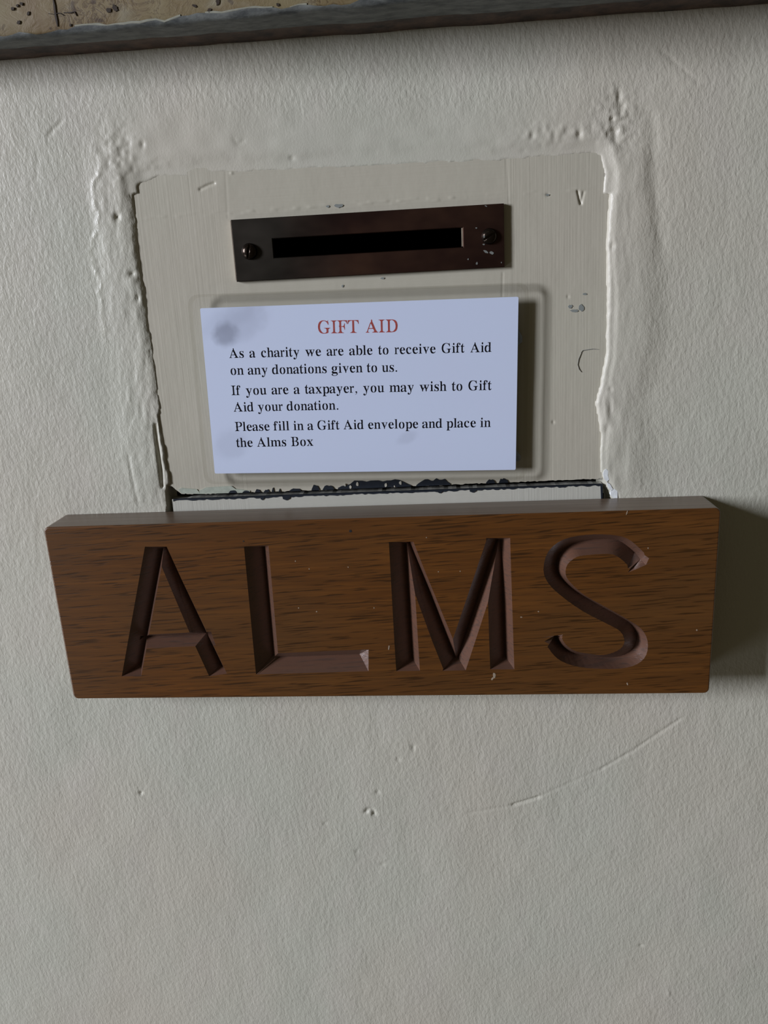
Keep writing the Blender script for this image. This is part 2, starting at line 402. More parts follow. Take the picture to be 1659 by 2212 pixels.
# step down behind the panel and the little door
inside = np.minimum(np.minimum(PX - xl - wob*0.35, xr + wob*0.2 - PX), PY - yt - 0.5*wob)
inside = np.minimum(inside, 1420 - PY)
near = smooth((inside + 60)/60)*(PY < 420)
H = H*(1 - near*smooth((inside + 26)/26)) - 0.555*near*smooth((inside + 55)/55)*smooth((525 - np.abs(PX - 800))/40)
lowside = (PY >= 380)
drop = smooth((inside + 2 - 9*near)/(5 + 14*near))
H = H*(1 - drop) - 5.0*drop
cell = np.minimum(np.minimum(inside[:-1, :-1], inside[1:, 1:]), np.minimum(inside[1:, :-1], inside[:-1, 1:]))
keep = cell < 9
wall_me = grid_mesh('wall_back', X, H*MM, Z, keep, {'rough_mask': np.clip(rough_mask, 0.1, 1), 'gloss_mask': np.clip(crest, 0, 1)})
wall = link('wall_back', wall_me, M_PLASTER); wall['kind'] = 'structure'
def chip(name, pts, d, th, mat, parent, label=None, world=True):
    P3 = [at(x, y, d) for x, y in pts]
    bm = prism(P3, Vector((0, th, 0)))
    o = obj(name, bm, mat, parent)
    if label: o['label'] = label
    return o
for pts in ([(1305, 1016), (1310, 1013), (1314, 1018), (1313, 1027), (1316, 1036), (1311, 1041), (1305, 1034), (1303, 1024)],
            [(1311, 1042), (1318, 1046), (1322, 1053), (1325, 1058), (1320, 1060), (1314, 1054)],
            [(1319, 1060), (1327, 1056), (1334, 1061), (1334, 1076), (1325, 1076), (1319, 1070)]):
    chip('broken_plaster', pts, 0.0003, 0.0030, M_WHITE, wall, 'bright white broken plaster')

# ------------------------------------------------------------------ upper panel with its slot
PD = -0.0006                                     # face of the panel, just behind the wall plane
zt = at(800, 325, PD).z
YB = [(270, 1052), (371, 1050), (380, 1058), (392, 1067), (420, 1068.5), (470, 1066), (520, 1064), (600, 1062), (700, 1058), (850, 1052), (1000, 1046), (1150, 1040), (1300, 1034), (1350, 1033)]
def panel_px(x0, x1, ytop_fn, ybot_fn, nx, ny):
    u = np.linspace(x0, x1, nx)[None, :].repeat(ny, 0); v = np.linspace(0, 1, ny)[:, None].repeat(nx, 1)
    yy = ytop_fn(u)*(1 - v) + ybot_fn(u)*v
    rx = (u - CX)/FPX; ry = -(yy - CY)/FPX
    vx, vy, vz = rx*CR.x + ry*CU.x + CF.x, rx*CR.y + ry*CU.y + CF.y, rx*CR.z + ry*CU.z + CF.z
    t = (CAM_D - PD)/vy
    return u, yy, vx*t, vz*t + EYE
ybf = lambda u: np.interp(u, [p[0] for p in YB], [p[1] for p in YB]) + 0.9*vnoise(u/5, u*0, 61)*(u > 400) - 1.5*np.clip(vnoise(u/14, u*0, 62), 0, 1)*(u > 400)
pu, pv, XX, ZZ = panel_px(262, 1345, lambda u: 330 + 0*u, ybf, 541, 361)
HP = 0.06*vnoise(XX*60, ZZ*50, 71) + 0.035*vnoise(XX*160, ZZ*110, 72)
PP = (pu, pv)
HP -= pit(1183, 421, 4, 3, 0.35, P=PP) + pit(1227, 641, 3, 4, 0.2, P=PP) + pit(1195, 912, 3, 4, 0.25, P=PP) + pit(500, 374, 4, 3, -0.2, P=PP)
HP -= scratch([(432, 409), (448, 401), (462, 396)], 3, 0.35, PP) + scratch([(1248, 413), (1254, 440)], 2.5, 0.40, PP) + scratch([(1261, 415), (1255, 440)], 2.5, 0.25, PP)
HP -= scratch([(487, 372), (492, 470)], 2.5, 0.04, PP) + scratch([(1093, 330), (1099, 440)], 2.5, 0.04, PP) + scratch([(1086, 590), (1085, 640)], 2, 0.1, PP)
HP += 0.18*np.exp(-((pu - 800)/500)**2)*np.exp(-((pv - 439 + (pu - 800)*0.065)/5.0)**2)*np.clip(vnoise(pu/16, pv/7, 75), 0, 1)
panel = thing('alms_box_front', 'cream painted upper panel brushed over, with the bronze slot plate and card on it', 'panel', at(800, 700, PD))
hole = (XX > at(575, 540, PD).x) & (XX < at(1016, 510, PD).x) & (ZZ < at(700, 497, PD).z) & (ZZ > at(700, 566, PD).z)
kp = ~(hole[:-1, :-1] | hole[1:, 1:] | hole[1:, :-1] | hole[:-1, 1:])
me = grid_mesh('panel_face', XX, HP*MM + PD, ZZ, kp)
# turn the face so that its normals look at the room, give it a bottom edge
me.flip_normals()
face = link('panel_face', me, M_PANEL, panel)
bm = bmesh.new(); n = XX.shape[1]; rows = []
for k in range(0, n, 3):
    p = Vector((XX[-1, k], -(HP[-1, k]*MM + PD), ZZ[-1, k])); rows.append((bm.verts.new(p), bm.verts.new(p + Vector((0, 0.006, 0)))))
for a, b in zip(rows[:-1], rows[1:]): bm.faces.new((a[0], b[0], b[1], a[1]))
obj('panel_edge', bm, M_NAVY, panel)['label'] = 'dark unpainted lower edge'

# box inside behind the slot and the joint
x0, x1 = at(255, 600).x - 0.012, at(1345, 600).x + 0.012
z0, z1 = at(800, 1560).z, at(800, 320).z
bm = bmesh.new(); y0, y1 = 0.0065, 0.16
x0 += 0.012; x1 -= 0.012
vs = [bm.verts.new((x, y, z)) for y in (y0, y1) for x, z in ((x0, z0), (x1, z0), (x1, z1), (x0, z1))]
for f in ((4, 5, 6, 7), (0, 1, 5, 4), (1, 2, 6, 5), (2, 3, 7, 6), (3, 0, 4, 7)): bm.faces.new([vs[i] for i in f])
obj('box_inside', bm, M_BLACK, panel)['label'] = 'dark inside of the box'

# bare patches where the cream paint has flaked off above the joint
def flake(pts, parent=panel, d=PD + 0.00024, mat=M_NAVY, name='bare_patch', th=0.0004):
    return chip(name, pts, d, th, mat, parent)
def ragged(x0, x1, yb, ht, n, seed):
    rnd = random.Random(seed); top = []
    for i in range(n + 1):
        t = i/n; e = min(1, 4*t + 0.15, 4*(1 - t) + 0.15)
        top.append((x0 + (x1 - x0)*t, yb(x0 + (x1 - x0)*t) - ht*e*(0.72 + 0.42*rnd.random())))
    return top + [(x1, yb(x1) + 0.5), (x0, yb(x0) + 0.5)]
yb1 = lambda x: float(np.interp(x, [p[0] for p in YB], [p[1] for p in YB]))
for i, (a, b, h_, n_) in enumerate(((673, 690, 11, 4), (697, 722, 9, 6), (730, 888, 16, 18), (899, 973, 14, 12), (625, 650, 6, 6), (494, 512, 5, 5), (551, 563, 6, 4), (1050, 1070, 8, 6), (1078, 1098, 9, 6), (570, 582, 5, 4), (524, 540, 4, 4), (587, 592, 8, 3), (602, 606, 6, 2))):
    flake(ragged(a, b, yb1, h_, n_, i))
for a in ([(385, 1058), (392, 1054), (425, 1057), (430, 1063), (432, 1067), (392, 1066)], [(430, 1060), (445, 1053), (500, 1050), (508, 1056), (540, 1060), (540, 1064), (432, 1067)]):
    flake(a, mat=M_SAGE, d=PD + 0.00020, name='worn_sage_patch')
for cx_, cy_, r in ((833, 1048, 3.4), (865, 1043, 3.0), (852, 1051, 1.6), (757, 1052, 2.5), (772, 1046, 3.0), (745, 1048, 2.0)):
    flake([(cx_ + r*math.cos(t)*(0.7 + 0.5*random.random()), cy_ + 1.5*r*math.sin(t)*(0.7 + 0.5*random.random())) for t in np.linspace(0, 5.4, 7)], mat=M_CREAM, d=PD + 0.00040, name='paint_fleck')
def blob(cx_, cy_, rx_, ry_, seed, rot=0):
    rnd = random.Random(seed); c, s_ = math.cos(rot), math.sin(rot); out_ = []
    for t in np.linspace(0, 2*math.pi, 13)[:-1]:
        k = 0.7 + 0.5*rnd.random(); u, v = rx_*k*math.cos(t), ry_*k*math.sin(t)
        out_.append((cx_ + u*c - v*s_, cy_ + u*s_ + v*c))
    return out_
for i, a in enumerate(((731, 445, 10, 4), (708, 446, 5, 2.5), (740, 618, 2.5, 2.5), (826, 601, 4, 2), (1241, 671, 9, 3), (1256, 665, 6, 7), (1263, 635, 5, 2), (1232, 662, 5, 4), (1183, 421, 4, 2.5))):
    flake(blob(*a, seed=i + 30), mat=mat_flat('grey_scuff', (0.24, 0.26, 0.25), 0.5) if i == 0 else bpy.data.materials['grey_scuff'], d=PD + 0.00016, name='scuff_mark', th=0.0002)
def strip_px(pts, w, d):
    L, R = [], []
    for i, (x, y) in enumerate(pts):
        a = pts[max(0, i-1)]; b = pts[min(len(pts)-1, i+1)]
        t = Vector((b[0]-a[0], b[1]-a[1])).normalized()
        ww = w*(0.4 if i in (0, len(pts)-1) else 1)
        L.append((x - t.y*ww, y + t.x*ww)); R.append((x + t.y*ww, y - t.x*ww))
    return L + R[::-1]
for pts in ([(1293, 755), (1280, 754), (1259, 757), (1255, 762)], [(1256, 762), (1250, 776), (1248, 788)], [(1248, 788), (1251, 798), (1256, 804)]):
    chip('pencil_line', strip_px(pts, 0.55, 0), PD + 0.00022, 0.0002, M_PENCIL, panel)

# ------------------------------------------------------------------ lower door strip
DT = [(373, 1079), (700, 1068), (1000, 1057), (1302, 1046)]
dtf = lambda x: float(np.interp(x, [p[0] for p in DT], [p[1] for p in DT]))
door = thing('alms_box_door', 'narrow cream strip of little door just under the dark joint, behind the carved sign', 'door', at(837, 1250, PD))
tops = [(x, dtf(x) + random.uniform(-0.6, 0.8)) for x in range(374, 1303, 9)]
PT = [at(x, y, PD) for x, y in tops]
xa, xb, zb = at(373, 1090, PD).x, at(1302, 1060, PD).x, at(830, 1380, PD).z
bm = prism([Vector((xa, -PD, zb))] + [Vector((xa, -PD, PT[0].z))] + PT[1:-1] + [Vector((xb, -PD, PT[-1].z)), Vector((xb, -PD, zb))], Vector((0, 0.005, 0)))
obj('door_board', bm, M_DOOR, door)
# worn dark arris along the top of the door
arris = [(x, dtf(x) + 2.6 + random.uniform(-1.3, 1.9)) for x in range(374, 1302, 6)]
o = chip('dark_arris', [(374, dtf(374) - 0.6), (1301, dtf(1301) - 0.6)] + arris[::-1], PD + 0.00015, 0.0008, M_NAVY, door, 'dark worn top edge')
for a, b, h_ in ((610, 628, 10), (562, 572, 8), (945, 957, 7), (1014, 1030, 8), (1294, 1302, 40)):
    flake([(a, dtf(a)+1), (b, dtf(b)+1), (b - 2, dtf(b) + h_*0.7), ((a+b)/2, dtf(a) + h_), (a + 1, dtf(a) + h_*0.7)] if h_ < 20 else [(1297, 1046), (1302, 1046), (1302, 1090), (1299, 1090)], parent=door, d=PD + 0.00022)

# ------------------------------------------------------------------ bronze slot plate
pd0, pd1 = PD + 0.0002, 0.0009
plate = thing('slot_plate', 'tarnished bronze coin slot plate with two slotted screws on the cream panel', 'plate', at(795, 525, pd0))
tl, br = at(498, 475, pd1), at(1090, 577, pd1)
sl, sr = at(590, 538, pd1), at(1000, 510, pd1)
szt = at(795, 503.5, pd1).z; szb = at(795, 545.5, pd1).z
outer = [(tl.x, tl.z), (br.x, tl.z), (br.x, br.z), (tl.x, br.z)]
inner = [(sl.x, szt), (sr.x, szt), (sr.x, szb), (sl.x, szb)]
bm = bmesh.new()
rings = []
b_ = 0.00018
def ring(poly, y, k=0.0):
    cx_ = sum(p[0] for p in poly)/4; cz_ = sum(p[1] for p in poly)/4
    return [bm.verts.new((x + (k if x < cx_ else -k), y, z + (k if z < cz_ else -k))) for x, z in poly]
R = [ring(outer, -pd0), ring(outer, -pd1 + b_), ring(outer, -pd1, b_), ring(inner, -pd1, -b_), ring(inner, -pd1 + b_), ring(inner, -pd0)]
for A, B in zip(R, R[1:] + R[:1]):
    for i in range(4): bm.faces.new((A[i], A[(i+1) % 4], B[(i+1) % 4], B[i]))
obj('plate', bm, M_METAL, plate)
m_lit_edge = mat_flat('lit_edge_metal', (0.62, 0.52, 0.42), 0.35, Metallic=0.7)  # pale metal paints in the window light caught by the plate's edges
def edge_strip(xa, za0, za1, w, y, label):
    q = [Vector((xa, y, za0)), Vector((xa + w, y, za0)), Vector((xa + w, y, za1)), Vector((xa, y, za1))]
    o = obj('lit_edge', prism(q, Vector((0, 0.0009, 0))), m_lit_edge, plate); o['label'] = label
edge_strip(sr.x - 0.00042, szb + 0.0002, szt - 0.0001, 0.00042, -pd1 + 0.00018, 'inner edge of the slot, window light put into its colour')
edge_strip(tl.x - 0.00018, br.z + 0.0004, tl.z - 0.0002, 0.00018, -pd1 + 0.00012, 'left edge of the plate, window light put into its colour')
def boolean(target, cutters, solver='EXACT'):
    for c in cutters:
        md = target.modifiers.new('cut', 'BOOLEAN'); md.operation = 'DIFFERENCE'; md.object = c; md.solver = solver
        bpy.context.view_layer.update()
        dg = bpy.context.evaluated_depsgraph_get()
        new = bpy.data.meshes.new_from_object(target.evaluated_get(dg))
        old = target.data; target.modifiers.clear(); target.data = new; new.name = old.name; bpy.data.meshes.remove(old)
    for c in cutters:
        m_ = c.data; bpy.data.objects.remove(c); bpy.data.meshes.remove(m_)
def screw(px_, py_, r, slot_deg, label):
    c = at(px_, py_, pd1 + 0.0012); bm = bmesh.new()
    prof = [(1.0, 0.0), (1.0, 0.16), (0.97, 0.30), (0.88, 0.46), (0.72, 0.60), (0.50, 0.70), (0.25, 0.755), (0, 0.77)]
    N = 40; prev = None
    for rr_, hh in prof:
        cur = [bm.verts.new((c.x + r*rr_*math.cos(2*math.pi*i/N), -pd1 + 0.0001 - hh*r, c.z + r*rr_*math.sin(2*math.pi*i/N))) for i in range(N)] if rr_ else [bm.verts.new((c.x, -pd1 + 0.0001 - hh*r, c.z))]
        if prev:
            for i in range(N):
                if len(cur) > 1: bm.faces.new((prev[i], prev[(i+1) % N], cur[(i+1) % N], cur[i]))
                else: bm.faces.new((prev[i], prev[(i+1) % N], cur[0]))
        else: bm.faces.new(cur[::-1])
        prev = cur
    bmesh.ops.recalc_face_normals(bm, faces=bm.faces)
    o = obj('screw', bm, M_SCREW, None, True); o['label'] = label
    a = math.radians(slot_deg); w = r*0.13
    dx, dz = math.cos(a), math.sin(a)
    q = [Vector((c.x + s1*dx*r*1.3 - s2*dz*w, -pd1 - 0.42*r, c.z + s1*dz*r*1.3 + s2*dx*w)) for s1, s2 in ((-1, -1), (1, -1), (1, 1), (-1, 1))]
    k = obj('cutter', prism(q, Vector((0, -r, 0))), M_SCREW)
    boolean(o, [k]); 
    o.parent = plate; o.matrix_parent_inverse = Matrix.Translation(-plate.location)
    return o
s1_ = screw(537, 543, 0.00235, 78, 'dark domed screw with an upright slot')
s2_ = screw(1057, 510, 0.00225, 30, 'dull domed screw with specks of paint')
for i, a in enumerate(((1050, 544, 6, 2.4, 0.45), (1062, 546, 5, 3.5, 0.3), (1030, 569, 2.2, 3, 0), (1011, 560, 1.8, 1.8, 0), (1029, 492.5, 2, 1.5, 0), (1045, 528, 2.6, 1.6, 0), (1046, 511, 2.0, 3.0, 0), (1050, 445, 3, 1.2, 0.4), (1083, 567, 1.2, 1.5, 0))):
    d = pd1 + (0.00012 if i != 6 else 0.0016)
    o = chip('paint_speck', blob(a[0], a[1], a[2], a[3], 60 + i, a[4]), d, 0.0001 if i != 6 else 0.0004, M_SPECK if i else mat_flat('dried_paint_speck', (0.33, 0.35, 0.34), 0.5), plate) if False else chip('paint_speck', blob(a[0], a[1], a[2], a[3], 60 + i, a[4]), d, 0.0002 if i != 6 else 0.0006, bpy.data.materials.get('dried_paint_speck') or mat_flat('dried_paint_speck', (0.17, 0.18, 0.17), 0.5), plate)

# ------------------------------------------------------------------ laminated notice card
cd = 0.0028
card = thing('gift_aid_card', 'laminated white card headed GIFT AID in red, fixed below the slot plate', 'notice', at(776, 832, cd))
cpts = [(432, 666), (1120, 641), (1114, 1015), (464, 1023)]
def rounded(pts, r):
    P3 = [at(x, y, cd) for x, y in pts]; out_ = []
    for i, p in enumerate(P3):
        a = (P3[i-1] - p).normalized(); b = (P3[(i+1) % len(P3)] - p).normalized()
        if r <= 0: out_.append(p); continue
        for t in np.linspace(0, 1, 6):
            out_.append(p + a*r*(1-t)**2 + b*r*t**2)
    return out_
bm = prism(rounded(cpts, 0.0005), Vector((0, 0.00035, 0)))
obj('card', bm, M_CARD, card)
fp = [(404, 637), (1143, 610), (1138, 1036), (442, 1046)]
FP = rounded(fp, 0.0035)
F0 = [p + Vector((0, -0.00006, 0)) for p in FP]
bm = bmesh.new()
cc = sum(F0, Vector())/len(F0)
inn = [p + (cc - p).normalized()*0.0014 for p in F0]
a = [bm.verts.new(p) for p in inn]; bm.faces.new(a)
obj('laminate_film', bm, M_FILM, card)['label'] = 'clear plastic film over the card'
bm = bmesh.new(); a = [bm.verts.new(p) for p in F0]; b = [bm.verts.new(p) for p in inn]
for i in range(len(a)): bm.faces.new((a[i], a[(i+1) % len(a)], b[(i+1) % len(a)], b[i]))
obj('film_seal', bm, M_RIM, card)['label'] = 'clear sealed margin of the film'
for (x, y, rx, rz) in ((487, 722, 0.0042, 0.0038), (498, 962, 0.0040, 0.0034), (1103, 728, 0.0034, 0.0040), (1096, 985, 0.004, 0.0032)):
    bm = bmesh.new(); bmesh.ops.create_uvsphere(bm, u_segments=16, v_segments=8, radius=1.0)
    c = at(x, y, 0.0010)
    for v in bm.verts:
        k = 1 + 0.12*math.sin(3*v.co.x + 5*v.co.z)
        v.co = Vector((c.x + v.co.x*rx*k, -0.0010 + max(-0.9, min(0.9, v.co.y))*0.00135/0.9, c.z + v.co.z*rz*k))
    obj('putty_blob', bm, M_TACK, card, True)

